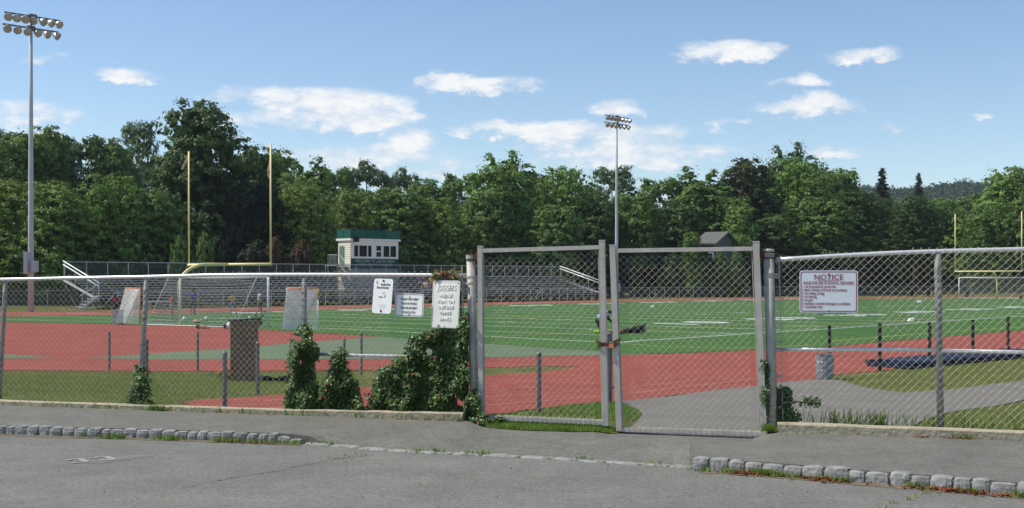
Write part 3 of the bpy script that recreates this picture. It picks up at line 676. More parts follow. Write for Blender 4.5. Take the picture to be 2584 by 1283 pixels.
# ---------------------------------------------------------------- gate leaves
def gate(lab, x0, yt0, yb0, x1, yt1, yb1, rt0, rt1, rb0, rb1, w0=.055, w1=.055, lean0=0, lean1=0, off=-.03):
    A = onfence(x0, off); B = onfence(x1, off); d = (B-A).normalized(); q = Vector((-d.y, d.x, 0))
    A2 = onfence(x0+lean0, off); B2 = onfence(x1+lean1, off)
    root = empty('gate_leaf', (A.x, A.y, .1), lab, 'gate')
    zt0, zb0, zt1, zb1 = zat(yt0, A.y), zat(yb0, A.y), zat(yt1, B.y), zat(yb1, B.y)
    for (P, P2, zt, zb, wd) in ((A, A2, zt0, zb0, w0), (B, B2, zt1, zb1, w1)):
        s = MB(); s.bar(P2+ZU*zb, P+ZU*(zt-.012), wd, wd, up=q); s.box(P+ZU*(zt-.006), (wd*1.08, wd*1.08, .012), (d, q, ZU)); s.face([P+ZU*(zt+.012)]*3)
        s.f.pop(); s.mi.pop(); s.v = s.v[:-3]
        W2(s.build('stile', M['gate']), root)
    h = .042
    for (za, zb_, nm) in ((zat(rt0, A.y), zat(rt1, B.y), 'top_rail'), (zat(rb0, A2.y), zat(rb1, B2.y), 'bottom_rail')):
        r = MB(); r.bar((A if nm == 'top_rail' else A2)+ZU*za+d*(w0/2+.001), (B if nm == 'top_rail' else B2)+ZU*zb_-d*(w1/2+.001), .046, h); W2(r.build(nm, M['rail'] if nm == 'zz' else M['gate']), root)
    ga, gb = (A-base0).dot(fdir)+w0/2+.012, (B-base0).dot(fdir)-w1/2-.012
    zb_ = zat(rb0, A.y)+.03; zt_ = zat(rt0, A.y)-.045; zt2 = zat(rt1, B.y)-.045; zb2 = zat(rb1, B.y)+.03
    m = wires(ga, gb, base0+fn*(off), lambda s: zb_+(zb2-zb_)*(s-ga)/(gb-ga)+.02, lambda s: zt_+(zt2-zt_)*(s-ga)/(gb-ga), rad=.0021, knuck=False)
    W2(m.build('wire_mesh', M['wire']), root)
    t = MB()
    t.tube([A2+ZU*(zb_+.0)+d*(w0/2+.01), A+ZU*zt_+d*(w0/2+.01)], .005, 6); t.tube([B2+ZU*(zb2)-d*(w1/2+.01), B+ZU*zt2-d*(w1/2+.01)], .005, 6)
    n = 26
    for k in range(n):                 # ties that lash the mesh to the bottom rail
        c = (A2+ZU*zat(rb0, A2.y)).lerp(B2+ZU*zat(rb1, B2.y), (k+.5)/n); t.tube([c-q*.027-ZU*.02, c-q*.029+ZU*.024+d*.01, c+q*.0+ZU*.035+d*.02], .002, 4)
    t.tube([A2+ZU*zb_+d*.03, B2+ZU*zb2-d*.03], .004, 5)
    W2(t.build('tension_wire', M['galv']), root)
    return root, A, B
g1 = gate('left leaf of the chained chain link gate, hinged beside the ivy', 1212, 621, 1063, 1519, 606, 1074, 633, 624.5, 1054, 1067, .05, .056, lean0=3, lean1=10)
g2 = gate('right leaf of the chained chain link gate, hung on the terminal post by the notice', 1546, 618, 1087, 1908, 609, 1101, 633, 628, 1084, 1096, .058, .062, lean0=17, lean1=20)
# chain and padlock
ch = MB(); pts = []
ca = onfence(1519, -.08); cb = onfence(1551, -.08)
for t in range(31):
    u = t/30; p = ca.lerp(cb, u*1.9-.45) if True else ca; z = zat(858+10*math.sin(math.pi*u)+ (3 if u < .5 else -3), ca.y)
    pts.append(p+ZU*z-fn*.012*math.sin(u*9))
for k in range(30):
    a, b = pts[k], pts[k+1]; c = (a+b)/2; d = (b-a).normalized(); up = fn if k % 2 else ZU; up = (up-d*up.dot(d)).normalized()
    L_ = .017; r_ = .010; ring = [c+d*(L_*math.cos(x))+up*(r_*math.sin(x)) for x in [2*math.pi*i/8 for i in range(9)]]
    ch.tube(ring, .0034, 5, cap=False)
for px in (1519, 1551):
    c = onfence(px, -.03); z = zat(869, c.y)
    for k in range(11):
        x = math.pi*k/10; 
    rr = [c+(fdir*math.cos(x)*.046+fn*math.sin(x)*.046)+ZU*(z+.02*math.cos(x)) for x in [2*math.pi*i/14 for i in range(15)]]
    ch.tube(rr, .009, 6, cap=False); ch.tube([p-ZU*.022 for p in rr], .008, 6, cap=False)
tag(ch.build('gate_chain', M['rust']), 'rusty chain looped round both gate stiles at mid height', 'chain')
c = onfence(1543, -.10); c.z = zat(874, c.y); lk = empty('padlock', c, 'orange padlock hanging from the rusty gate chain', 'padlock')
b = MB(); b.box(c, (.050, .020, .040), (fdir, fn, ZU)); b.box(c-ZU*.0, (.044, .024, .034), (fdir, fn, ZU)); W2(b.build('lock_body', M['copper']), lk)
b = MB(); b.tube([c+fdir*(.016*math.cos(x))+ZU*(.02+.022*math.sin(x)) for x in [math.pi*i/8 for i in range(9)]], .004, 6); W2(b.build('shackle', M['galv']), lk)

# ================================================================ SIGNS ON THE FENCE
def rrect(w_, h_, r, n=5):
    o = []
    for (cx_, cy_, a0) in ((w_/2-r, h_/2-r, 0), (-w_/2+r, h_/2-r, 90), (-w_/2+r, -h_/2+r, 180), (w_/2-r, -h_/2+r, 270)):
        for i in range(n+1):
            a = R(a0+90*i/n); o.append((cx_+r*math.cos(a), cy_+r*math.sin(a)))
    return o
def sign(name, lab, corners, face, off=-.045, th=.003):
    """corners: px of top-left, top-right, bottom-right, bottom-left"""
    P = []
    for k_, (x, y) in enumerate(corners): p = onfence(x, off[k_] if isinstance(off, tuple) else off); p.z = zat(y, p.y); P.append(p)
    c = sum(P, Vector())/4; X = ((P[1]-P[0])+(P[2]-P[3])).normalized(); Yv = ((P[0]-P[3])+(P[1]-P[2])); Yv = (Yv-X*Yv.dot(X)).normalized(); Z = X.cross(Yv)
    w_ = ((P[1]-P[0]).length+(P[2]-P[3]).length)/2; h_ = ((P[0]-P[3]).length+(P[1]-P[2]).length)/2
    root = empty(name, c, lab, 'sign')
    pl = MB(); o = rrect(w_, h_, .028); f = [c+X*a+Yv*b+Z*th/2 for a, b in o]; bk = [c+X*a+Yv*b-Z*th/2 for a, b in o]
    pl.face(f); pl.face(bk[::-1])
    for i in range(len(o)): j = (i+1) % len(o); pl.face([f[j], f[i], bk[i], bk[j]])
    W2(pl.build('panel', face), root)
    return root, c, X, Yv, Z, w_, h_
def letters(sg, txt, size, x, y, m, cond=1, bold=0, ax='CENTER', space=1, rz=0, lift=.004, name='lettering'):
    root, c, X, Y, Z, w_, h_ = sg
    me = text_mesh(txt, size, ax, bold, cond, space)
    return place_mesh(name, me, m, c+X*(x*w_)+Y*(y*h_)+Z*lift, X, Y, Z, root)
def border(sg, ins, wd, m):
    root, c, X, Y, Z, w_, h_ = sg; a = rrect(w_-2*ins, h_-2*ins, .022); b = rrect(w_-2*ins-2*wd, h_-2*ins-2*wd, .018); mb = MB(); n = len(a)
    for i in range(n):
        j = (i+1) % n; mb.face([c+X*a[i][0]+Y*a[i][1]+Z*.003, c+X*a[j][0]+Y*a[j][1]+Z*.003, c+X*b[j][0]+Y*b[j][1]+Z*.003, c+X*b[i][0]+Y*b[i][1]+Z*.003])
    W2(mb.build('border_line', m), root)
def bolt(sg, x, y, m, r=.010):
    root, c, X, Y, Z, w_, h_ = sg; p = c+X*(x*w_)+Y*(y*h_); b = MB(); b.lathe(p+Z*.0015, [(r, 0), (r, .003), (r*.6, .006), (.001, .007)], 10, ax=Z); W2(b.build('bolt', m), root)
s1_ = sign('smoke_free_sign', 'tall white sign with a cigarette picture, left of the permit sign', [(944,703.5),(992,704.5),(987,793),(939,790)], M['signwhite'], off=(-.018, -.060, -.095, -.053))
letters(s1_, 'Smoke-Free', .034, .12, .335, M['ink'], cond=.72, bold=.0012); letters(s1_, 'School Grounds', .034, -.02, .245, M['ink'], cond=.68, bold=.0012)
letters(s1_, '2', .042, -.33, .385, M['ink'], bold=.001)
letters(s1_, 'For information call', .014, 0, -.255, M['inkgrey'], cond=.9); letters(s1_, '1-800-000-0000', .014, .03, -.31, M['inkgrey'], cond=.9); letters(s1_, 'Department of Health', .008, 0, -.355, M['inkgrey'])
root, c, X, Y, Z, w_, h_ = s1_
cg = MB(); cg.bar(c+X*(-.2*w_)+Y*(-.025*h_)+Z*.004, c+X*(.0*w_)+Y*(-.025*h_)+Z*.004, .001, .008, up=Y); W2(cg.build('cigarette_picture', M['ink']), root)
cg = MB(); cg.tube([c+X*(a*w_)+Y*(b*h_)+Z*.004 for a, b in ((.06, -.03), (.12, .02), (.05, .06), (.02, .1), (.08, .12), (.14, .06), (.16, .0), (.1, -.03))], .0016, 4); W2(cg.build('smoke_picture', M['inkgrey']), root)
bolt(s1_, 0, .44, M['rust'], .013); bolt(s1_, -.03, -.43, M['rust'], .013)
s2_ = sign('permit_sign', 'white black bordered sign about needing a permit to play', [(998,741),(1070,742),(1068,801),(996,798)], M['signwhite'], off=(-.018, -.070, -.088, -.036))
border(s2_, .008, .005, M['ink'])
for i, t in enumerate(('YOU MUST HAVE A PERMIT', 'TO PLAY ON THIS FIELD', 'VIOLATORS ARE SUBJECT', 'TO POLICE ACTION')):
    letters(s2_, t, .034, (0, -.01, -.0, -.01)[i], .25-.19*i, M['ink'], cond=.53, bold=.0008)
bolt(s2_, 0, .36, M['galv'], .008); bolt(s2_, 0, -.40, M['galv'], .008)
s3_ = sign('joggers_sign', 'large cream embossed sign for joggers, under orange turned leaves', [(1092,708),(1162,709),(1156,829),(1089,827)], mat('yellowed sign face', (.84, .82, .74), .5, var=.06, scale=5, dirt=((.66, .62, .5), 9, .66)), off=(-.018, -.072, -.115, -.061))
border(s3_, .006, .007, M['white'])
M['emboss'] = mat('embossed white letter', (.90, .89, .84), .5, var=.08)
emb = []
for t, z_, y_ in (('JOGGERS', .082, .345), ('PLEASE', .054, .175), ('RUN  ON', .054, .055), ('OUTSIDE', .054, -.07), ('THREE', .054, -.19), ('LANES', .054, -.315)):
    root, c, X, Y, Z, w_, h_ = s3_; cu = text_mesh(t, z_, bold=.0006, cond=.62 if z_ > .06 else .80, space=1.1)
    bm = bmesh.new(); bm.from_mesh(cu); r = bmesh.ops.extrude_face_region(bm, geom=bm.faces[:]); bmesh.ops.translate(bm, verts=[v for v in r['geom'] if isinstance(v, bmesh.types.BMVert)], vec=(0, 0, .005)); bm.to_mesh(cu); bm.free()
    place_mesh('lettering', cu, M['emboss'], c+X*(.02*w_)+Y*(y_*h_)+Z*.001, X, Y, Z, root)
bolt(s3_, -.42, .45, M['rust'], .006); bolt(s3_, .42, .45, M['rust'], .006); bolt(s3_, 0, -.47, M['rust'], .006)
s4_ = sign('notice_sign', 'white NOTICE sign with dark red rules and border, right of the gate', [(2017,683),(2165,683),(2165,790),(2018,789)], M['signshade'])
border(s4_, .010, .008, M['inkred'])
letters(s4_, 'NOTICE', .072, 0, .335, M['inkred'], cond=1.05, bold=.001); root, c, X, Y, Z, w_, h_ = s4_
u = MB(); u.bar(c-X*.2*w_+Y*.268*h_+Z*.003, c+X*.2*w_+Y*.268*h_+Z*.003, .001, .004, up=Y); W2(u.build('underline', M['inkred']), root)
letters(s4_, 'RULES FOR USE OF SCHOOL GROUNDS', .040, -.0, .20, M['inkred'], cond=.66, bold=.0012)
for i, t in enumerate(('1. Use of grounds by permit only.', '2. Motor vehicles of all kinds are prohibited.', '3. No walking of dogs.', '4. No littering.', '5. No golf.', '6. Smoking or alcoholic beverages are prohibited.', '7. Closed after dark.')):
    letters(s4_, t, .034, -.455, .115-.0805*i, M['inkred'], cond=.70 if i != 5 else .67, bold=.0009, ax='LEFT')
bolt(s4_, 0, .43, M['galv'], .009); bolt(s4_, 0, -.44, M['galv'], .009)
# ================================================================ FIELD OBJECTS
ax_a = su.copy(); ax_e = Vector((-su.y, su.x, 0))      # along the sideline (away), across the field (to the far side, left)
def goalpost(lab, base, cl, L_arm, halfpx, uph, flagside=-1):
    """base point, arm along a; cl local frame"""
    a, e = cl; root = empty('goalpost', base, lab, 'goalpost', 'yellow football goalposts')
    H = 3.05; r = .085; g = MB(); pts = [base+ZU*-.02, base+ZU*1.9]
    n = 10; Rr = 1.15
    for i in range(1, n+1):
        t = math.pi/2*i/n; pts.append(base+a*(Rr*1.5*(1-math.cos(t)))+ZU*(1.9+Rr*math.sin(t)))
    pts.append(base+a*L_arm+ZU*(H))
    g.tube(pts, r, 12); W2(g.build('gooseneck', M['yellow'], smooth=True), root)
    c = base+a*L_arm+ZU*H; b = MB(); b.tube([c+e*halfpx, c-e*halfpx], .075, 12); W2(b.build('crossbar', M['yellow'], smooth=True), root)
    for s in (1, -1):
        u = MB(); p = c+e*halfpx*s*.985; u.tube([p-ZU*.08, p+ZU*uph], .05, 10); W2(u.build('upright', M['yellow'], smooth=True), root)
        f = MB(); p2 = p+ZU*(uph-.05); q = [p2, p2+Vector((-.12, 0, -.25)), p2+Vector((-.30, 0, -.62)), p2+Vector((-.45, 0, -.95))] if s > 0 or flagside == 2 else [p2+ZU*-.6, p2+Vector((-.10, 0, -1.0)), p2+Vector((-.20, 0, -1.4)), p2+Vector((-.14, 0, -1.75))]
        for x, y in zip(q, q[1:]): f.face([x, y, y+Vector((.10, .02, -.04)), x+Vector((.08, .02, -.10))]); 
        W2(f.build('ribbon', M['flag']), root)
    return root
B0 = gp(452, 814)
# crossbar centre: the arm direction and the crossbar's own direction come from the field frame
Cb = at(577, 668, 1); kY = (3.05-.70-1.6)
arm = 3.0
best = None
for i in range(200):
    L_ = 1.5+i*.02; c = B0+ax_a*L_; px = CX+F*c.x/c.y
    if best is None or abs(px-577) < best[0]: best = (abs(px-577), L_)
goalpost('near yellow goalpost with tall uprights in front of the white framed soccer goal', B0, (ax_a, -eu*-1), best[1], 3.42, 6.35)
B1 = gp(2516, 757)
goalpost('far yellow goalpost beyond the small white soccer goal at the right edge', B1, (-ax_a, ax_e), 2.6, 3.55, 6.2, flagside=2)

def netquad(mb, a, b, c, d, nu, nv, r, sag=0):
    """lattice of cords over quad a-b (top) d-c (bottom)"""
    def P(u, v):
        p = a.lerp(b, u).lerp(d.lerp(c, u), v); return p-ZU*(sag*4*u*(1-u)*(1-abs(2*v-1)*.4))
    for i in range(nu+1): mb.tube([P(i/nu, j/6) for j in range(7)], r, 3, cap=False)
    for j in range(nv+1): mb.tube([P(i/8, j/nv) for i in range(9)], r, 3, cap=False)
def soccer_goal(lab, L0, R0, back, h, m, grp, net=True):
    root = empty('soccer_goal', L0.lerp(R0, .5), lab, 'soccer goal', grp); up = ZU*h
    for p in (L0, R0): x = MB(); x.tube([p, p+up], .06, 10); W2(x.build('goal_post', m, smooth=True), root)
    x = MB(); x.tube([L0+up, R0+up], .06, 10); W2(x.build('crossbar', m, smooth=True), root)
    x = MB(); x.tube([L0, L0+back, R0+back, R0], .035, 8)
    for p in (L0, R0): x.tube([p+up, p+up+back*.35, p+back], .012, 6)
    W2(x.build('back_frame', m, smooth=True), root)
    if net:
        n = MB(); tb = back*.35
        netquad(n, L0+up, R0+up, R0+up+tb, L0+up+tb, 46, 6, .0075, .12); netquad(n, L0+up+tb, R0+up+tb, R0+back, L0+back, 46, 16, .0075, .10)
        for p in (L0, R0): netquad(n, p+up, p+up+tb, p+back, p, 8, 16, .0075)
        W2(n.build('goal_net', M['netgrey']), root)
    for p in (R0,):
        x = MB(); c = p+back*.06-ax_a*.1+ (L0-R0).normalized()*.45+ZU*.22; x.lathe(c-(L0-R0).normalized()*.08, [(.05, 0), (.22, 0), (.24, .05), (.22, .16), (.05, .16)], 14, ax=(L0-R0).normalized()); W2(x.build('wheel', M['black']), root)
    return root
gl = gp(455, 817); gr = gp(677, 824)
soccer_goal('large white soccer goal with grey net and a black wheel, behind the near goalpost', gl, gr, -ax_a*1.9, zat(700, gr.y)+.70, M['white'], 'white soccer goals')
g2l = gp(2420, 753.5); g2r = gp(2587, 754)
soccer_goal('distant white soccer goal under the far yellow goalpost', g2l, g2r, Vector((.9, 2.2, 0)), zat(701, g2l.y)+.70, M['white'], 'white soccer goals')
def lax_goal(lab, tl, tr, Yl, Yr, ztop, apex, skirt, front=1):
    """mouth posts at tl/tr columns, apex = where the net is drawn back to"""
    A = Vector(((tl-CX)/F*Yl, Yl, -.69)); B = Vector(((tr-CX)/F*Yr, Yr, -.69)); up = ZU*(ztop+.69)
    root = empty('lacrosse_goal', A.lerp(B, .5), lab, 'lacrosse goal', 'orange lacrosse goals with white nets')
    x = MB(); x.tube([A+up, B+up], .035, 8); W2(x.build('crossbar', M['orange'], smooth=True), root)
    for p in (A, B):
        x = MB(); x.tube([p, p+up], .032, 8); W2(x.build('goal_post', M['white' if p is A or tr > 500 else 'orange'], smooth=True), root)
    if tr > 500: x = MB(); x.tube([B+up*.72, B+up*1.005], .036, 8); W2(x.build('post_sleeve', M['orange'], smooth=True), root)
    x = MB(); x.tube([A, apex, B], .03, 6); W2(x.build('base_frame', M['white'], smooth=True), root)
    n = MB(); netquad(n, A+up, B+up, apex.lerp(B, .38)+ZU*.03, apex+ZU*.03+skirt, 24, 28, .028, .03)
    netquad(n, A+up, A+up+(apex-A)*.03, apex+skirt*.7, A, 16, 26, .026); netquad(n, B+up, B+up+(apex-B)*.03, apex.lerp(B, .4), B, 14, 22, .008)
    W2(n.build('goal_net', M['net']), root)
    return root
yl_, yr_ = gp(352, 818).y, gp(803, 832).y
lax_goal('lacrosse goal with drooping white net left of the near goalpost', 317, 353, yl_+.8, yl_, zat(728, yl_), gp(312, 815)-Vector((0, 1.0, 0)), Vector((-.05, 0, 0)))
lax_goal('lacrosse goal with gathered white net behind the fence post, right of the brown box', 724, 803, yr_+.3, yr_, zat(728, yr_), gp(733, 830)-Vector((.0, .5, 0)), Vector((-.25, -.1, 0)))

# ---------------------------------------------------------------- light poles
def light_pole(lab, base, topy, yaw, boxes, armw):
    root = empty('floodlight_pole', base, lab, 'light pole', 'stadium floodlight poles'); H = zat(topy, base.y)-base.z
    p = MB(); p.tube([base, base+ZU*H*.3, base+ZU*H*.65, base+ZU*H], [.21, .18, .145, .105], 14); W2(p.build('pole', M['polemat'], smooth=True), root)
    d = Vector((math.cos(yaw), math.sin(yaw), 0)); q = Vector((d.y, -d.x, 0))
    for j, (dz, cnt, o) in enumerate(((-.1, 7, .12), (-.92, 6, 0))):
        c = base+ZU*(H+dz)+d*o; b = MB(); b.bar(c-d*armw*.5, c+d*armw*.5, .12, .10); b.box(c, (.5, .3, .3), (d, q, ZU)); W2(b.build('lamp_arm', M['alud']), root)
        for k in range(cnt):
            t = -.5+(k+.5)/cnt; lc = c+d*armw*1.04*t-ZU*.26+q*.16; yawk = (.55 if k < cnt/2 else -.35)-.1*(k%3)-.1*j
            dirv = (q*math.cos(yawk)-d*math.sin(yawk)*.8-ZU*.55).normalized()
            f = MB(); f.lathe(lc-dirv*.26, [(.05, 0), (.11, .02), (.14, .12), (.24, .28), (.275, .46), (.285, .48), (.26, .48)], 14, ax=dirv); f.bar(lc-dirv*.1, c+d*armw*1.04*t, .05, .05)
            fo = W2(f.build('floodlight', M['lampback'], smooth=True), root)
            g_ = MB(); g_.lathe(lc-dirv*.26, [(.26, .46), (.17, .495), (.001, .505)], 14, ax=dirv); go = g_.build('lens', M['lamp'], smooth=True); go.parent = fo; go.matrix_parent_inverse = Matrix.Translation(root.location).inverted() @ Matrix.Identity(4)
            go.matrix_parent_inverse = Matrix.Identity(4); go.matrix_basis = Matrix.Translation((0, 0, 0))
    for (x, y0, y1, wd) in boxes:
        Y = base.y-.3; c = at(x, (y0+y1)/2, Y); h_ = (y1-y0)/F*Y; b = MB(); b.box(c, (wd/F*Y, .35, h_)); b.box(c+Vector((0, -.2, 0)), (wd/F*Y*.8, .05, h_*.85)); W2(b.build('electric_box', M['polemat']), root)
    return root
light_pole('tall floodlight pole at the far left, its two rows of lamps in the sky', gp(78, 787), 38, R(46), ((67, 636, 692, 11), (88, 659, 686, 14)), 3.9)
light_pole('slimmer looking distant floodlight pole rising between the two gate leaves', gp(1556, 753), 293, R(46), ((1561, 716, 738, 9),), 4.5)

# ---------------------------------------------------------------- bleachers
FLc = gp(253, 781); FRc = gp(1518, 757.5); bd = (FRc-FLc); BL = bd.length; bd.normalize(); bn = Vector((-bd.y, bd.x, 0))
FLc.z = FRc.z = -.7
bl = empty('bleachers', FLc+bd*BL/2, 'long silver aluminium bleachers along the far side of the field', 'bleachers')
ROWS = 10; dep = .62; rise = .19
zr = lambda k: -.7+.78+rise*k
for k in range(ROWS):
    s = MB(); c0_ = FLc+bn*(dep*k+.15); seg = 24; c1_ = c0_+bd*BL
    s.bar(c0_+ZU*(zr(k)+.72), c1_+ZU*(zr(k)+.72), .24, .045); W2(s.build('seat_plank', M['alu']), bl)
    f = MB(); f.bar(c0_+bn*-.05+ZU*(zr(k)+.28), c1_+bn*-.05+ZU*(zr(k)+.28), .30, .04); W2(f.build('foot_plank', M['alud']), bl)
NF = 22
for i in range(NF+1):
    p = FLc+bd*(BL*i/NF); f = MB(); D = dep*ROWS
    f.bar(p+bn*-.1+ZU*.30, p+bn*D+ZU*(.30+rise*ROWS+.1), .06, .10)
    for q in (.1, .34, .67, 1): x = p+bn*D*q; f.bar(x+ZU*0, x+ZU*(.35+rise*ROWS*q), .06, .06)
    f.bar(p+bn*.1*D+ZU*.05, p+bn*.34*D+ZU*(.8), .05, .05); f.bar(p+bn*.34*D+ZU*.9, p+bn*.67*D+ZU*.05, .05, .05); f.bar(p+bn*.67*D+ZU*.05, p+bn*D+ZU*1.8, .05, .05); f.bar(p+ZU*.03, p+bn*D+ZU*.03, .1, .06)
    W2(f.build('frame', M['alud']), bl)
    if i < NF:
        f = MB(); q = FLc+bd*(BL*(i+1)/NF)
        f.bar(p+bn*.4+ZU*.02, q+bn*.4+ZU*.62, .045, .045); f.bar(p+bn*.4+ZU*.62, p.lerp(q, .5)+bn*.4+ZU*.02, .06, .06) if i % 2 else f.bar(p+bn*.4+ZU*.62, q+bn*.4+ZU*.02, .05, .05)
        W2(f.build('brace', M['black']), bl)
# back rail with posts and mesh
bk0 = FLc+bn*(dep*ROWS+.1); zb_ = 1.78; zt_ = 2.90
r = MB(); r.tube([bk0+ZU*(zt_+.7), bk0+bd*BL+ZU*(zt_+.7)], .03, 6); r.tube([bk0+ZU*(zb_+.7), bk0+bd*BL+ZU*(zb_+.7)], .03, 6)
r.v = [(x, y, z) for x, y, z in r.v]
for i in range(int(BL/1.75)+1): p = bk0+bd*min(BL, i*1.75); r.tube([p+ZU*(zb_+.7), p+ZU*(zt_+.7)], .028, 6)
W2(r.build('back_rail', M['alu']), bl)
def panel(name, a, b, z0, z1, m, root, z0b=None, z1b=None):
    me = bpy.data.meshes.new(name); ln_ = (b-a).length; z0b = z0 if z0b is None else z0b; z1b = z1 if z1b is None else z1b
    me.from_pydata([(a.x, a.y, z0), (b.x, b.y, z0b), (b.x, b.y, z1b), (a.x, a.y, z1)], [], [(0, 1, 2, 3)])
    uv = me.uv_layers.new(); 
    for i, c in enumerate(((0, z0), (ln_, z0b), (ln_, z1b), (0, z1))): uv.data[i].uv = c
    me.materials.append(m); o = bpy.data.objects.new(name, me); col.objects.link(o); 
    return W2(o, root) if root else o
panel('back_mesh', bk0, bk0+bd*BL, zb_, zt_, M['veilg'], bl)
# low front rail
r = MB(); f0 = FLc-bn*.5
for a_, b_ in ((.02, .30), (.33, .52), (.55, .80), (.83, .985)):
    P0, P1 = f0+bd*BL*a_, f0+bd*BL*b_; r.tube([P0+ZU*1.28, P1+ZU*1.28], .03, 6); r.tube([P0+ZU*.62, P1+ZU*.62], .022, 6)
    for k in range(8): p = P0.lerp(P1, k/7); r.tube([p, p+ZU*1.28], .028, 6)
    r.tube([P0+ZU*1.28, P0-bd*1.0+ZU*.35], .028, 6)
W2(r.build('front_rail', M['alu']), bl)
for s, e in ((FLc, -1), (FLc+bd*BL, 1)):
    r = MB(); a0 = s+bd*e*.12-bn*.1; a1 = s+bd*e*.12+bn*(dep*ROWS+.1)
    for o_ in (0, -.28): r.tube([a0+ZU*(1.95+o_), a1+ZU*(3.66+o_)], .05, 8)
    W2(r.build('end_rail', M['alubright'], smooth=True), bl)
    r = MB()
    for t in (0.02, .33, .66, .98): p = a0.lerp(a1, t); r.tube([p+ZU*(.5+t*1.6), p+ZU*(1.9+t*1.7)], .03, 6)
    r.bar(a0+ZU*.66, a1+ZU*2.18, .06, .16); W2(r.build('end_stringer', M['alu']), bl)
# stairs at the left end
st = MB()
for k in range(5): p = FLc-bd*(.2+.28*k)+bn*.3; st.box(p+ZU*(.95-.19*k), (.3, 1.1, .04), (bd, bn, ZU))
st.bar(FLc-bd*.1-bn*.2+ZU*1.0, FLc-bd*1.6-bn*.2+ZU*.05, .05, .15); st.bar(FLc-bd*.1-bn*.2+ZU*1.95, FLc-bd*1.6-bn*.2+ZU*1.0, .05, .05)
for k in range(4): p = FLc-bd*(.2+.42*k)-bn*.2; st.tube([p+ZU*(.9-.25*k), p+ZU*(1.9-.25*k)], .025, 6)
W2(st.build('stairs', M['alu']), bl)

# ---------------------------------------------------------------- press box
# front left corner at px 885, just behind the bleachers
def along(px, D):
    k = (px-CX)/F; A = FLc+bn*D; t = (k*A.y-A.x)/(bd.x-k*bd.y); return A+bd*t
Pa = along(885, dep*ROWS+1.0); Pb = along(1005, dep*ROWS+1.0); Pa.z = Pb.z = 0
wv = Pb-Pa; Wd = wv.length; wd_ = wv.normalized(); pn = -bn        # pn looks to the field
sd = bn.copy()
dd = 0
while CX+F*(Pa+sd*dd).x/(Pa+sd*dd).y > 854 and dd < 6: dd += .05
Zf = lambda y: zat(y, Pa.y+wv.y*.25)
pb = empty('press_box', Vector((Pa.x, Pa.y, -.7)), 'cream press box with green rooftop screen standing behind the bleachers', 'building')
zr0, zr1 = Zf(608), Zf(653)      # under roof, bottom of the window wall
Pbk = Pa+sd*dd; Pbb = Pb+sd*dd
m = MB()
def quadwall(mb, a, b, z0, z1): mb.face([Vector((a.x, a.y, z0)), Vector((b.x, b.y, z0)), Vector((b.x, b.y, z1)), Vector((a.x, a.y, z1))])
quadwall(m, Pbb, Pbk, -.7, zr0); quadwall(m, Pb, Pbb, -.7, zr0)
nb = 22                     # lap siding on the visible side wall: each board leans out a little
for k in range(nb):
    z0 = .5+(zr0-.5)*k/nb; z1 = .5+(zr0-.5)*(k+1)/nb; o_ = -wd_*.035
    m.face([Vector((Pbk.x, Pbk.y, z0))+o_, Vector((Pa.x, Pa.y, z0))+o_, Vector((Pa.x, Pa.y, z1)), Vector((Pbk.x, Pbk.y, z1))]); m.face([Vector((Pbk.x, Pbk.y, z1)), Vector((Pa.x, Pa.y, z1)), Vector((Pa.x, Pa.y, z1))+o_, Vector((Pbk.x, Pbk.y, z1))+o_])
W2(m.build('wall', M['cream']), pb)
m = MB(); quadwall(m, Pbk, Pa, -.7, .5); W2(m.build('foundation', M['alud']), pb)
# front wall in pieces round the window openings (px measured on the photo)
def U_(px): 
    k = (px-CX)/F; return (k*Pa.y-Pa.x)/(wd_.x-k*wd_.y)
wins = [(893,903.5,1),(906,925.5,0),(928,937,0),(949,961.5,2),(967,982,0),(984.5,999,0)]
fwz0, fwz1 = zat(647.5, Pa.y), zat(619.5, Pa.y)
m = MB(); ty = lambda z0, z1, u0, u1: m.face([Pa+wd_*u0+ZU*z0, Pa+wd_*u1+ZU*z0, Pa+wd_*u1+ZU*z1, Pa+wd_*u0+ZU*z1])
ty(zr1, fwz0, 0, Wd); ty(fwz1, zr0, 0, Wd); u = 0
for (a, b, _) in wins: ty(fwz0, fwz1, u, U_(a)); u = U_(b)
ty(fwz0, fwz1, u, Wd); W2(m.build('front_wall', M['creamtrim']), pb)
for (a, b, kind) in wins:
    ua, ub = U_(a), U_(b); fr = MB(); t = .07
    for (u0, u1, z0, z1) in ((ua-t, ua, fwz0-t, fwz1+t), (ub, ub+t, fwz0-t, fwz1+t), (ua, ub, fwz1, fwz1+t), (ua, ub, fwz0-t, fwz0)) + (((ua, ub, (fwz0+fwz1)/2-.06, (fwz0+fwz1)/2+.06),) if kind == 2 else ()):
        fr.box(Pa+wd_*(u0+u1)/2+ZU*((z0+z1)/2)+pn*.02, (u1-u0, .06, z1-z0), (wd_, pn, ZU))
    fo = W2(fr.build('window', M['white']), pb)
    gl_ = MB(); gl_.face([Pa+wd_*x+ZU*z-pn*.08 for x, z in ((ua, fwz0), (ub, fwz0), (ub, fwz1), (ua, fwz1))]); go = gl_.build('pane', M['glass']); go.parent = fo
m = MB(); z0, z1 = zat(677, Pa.y), zr1-.01; m.box(Pa+wd_*Wd/2+ZU*((z0+z1)/2)+pn*.03, (Wd, .05, z1-z0), (wd_, pn, ZU)); gs = W2(m.build('name_board', M['gsign']), pb)
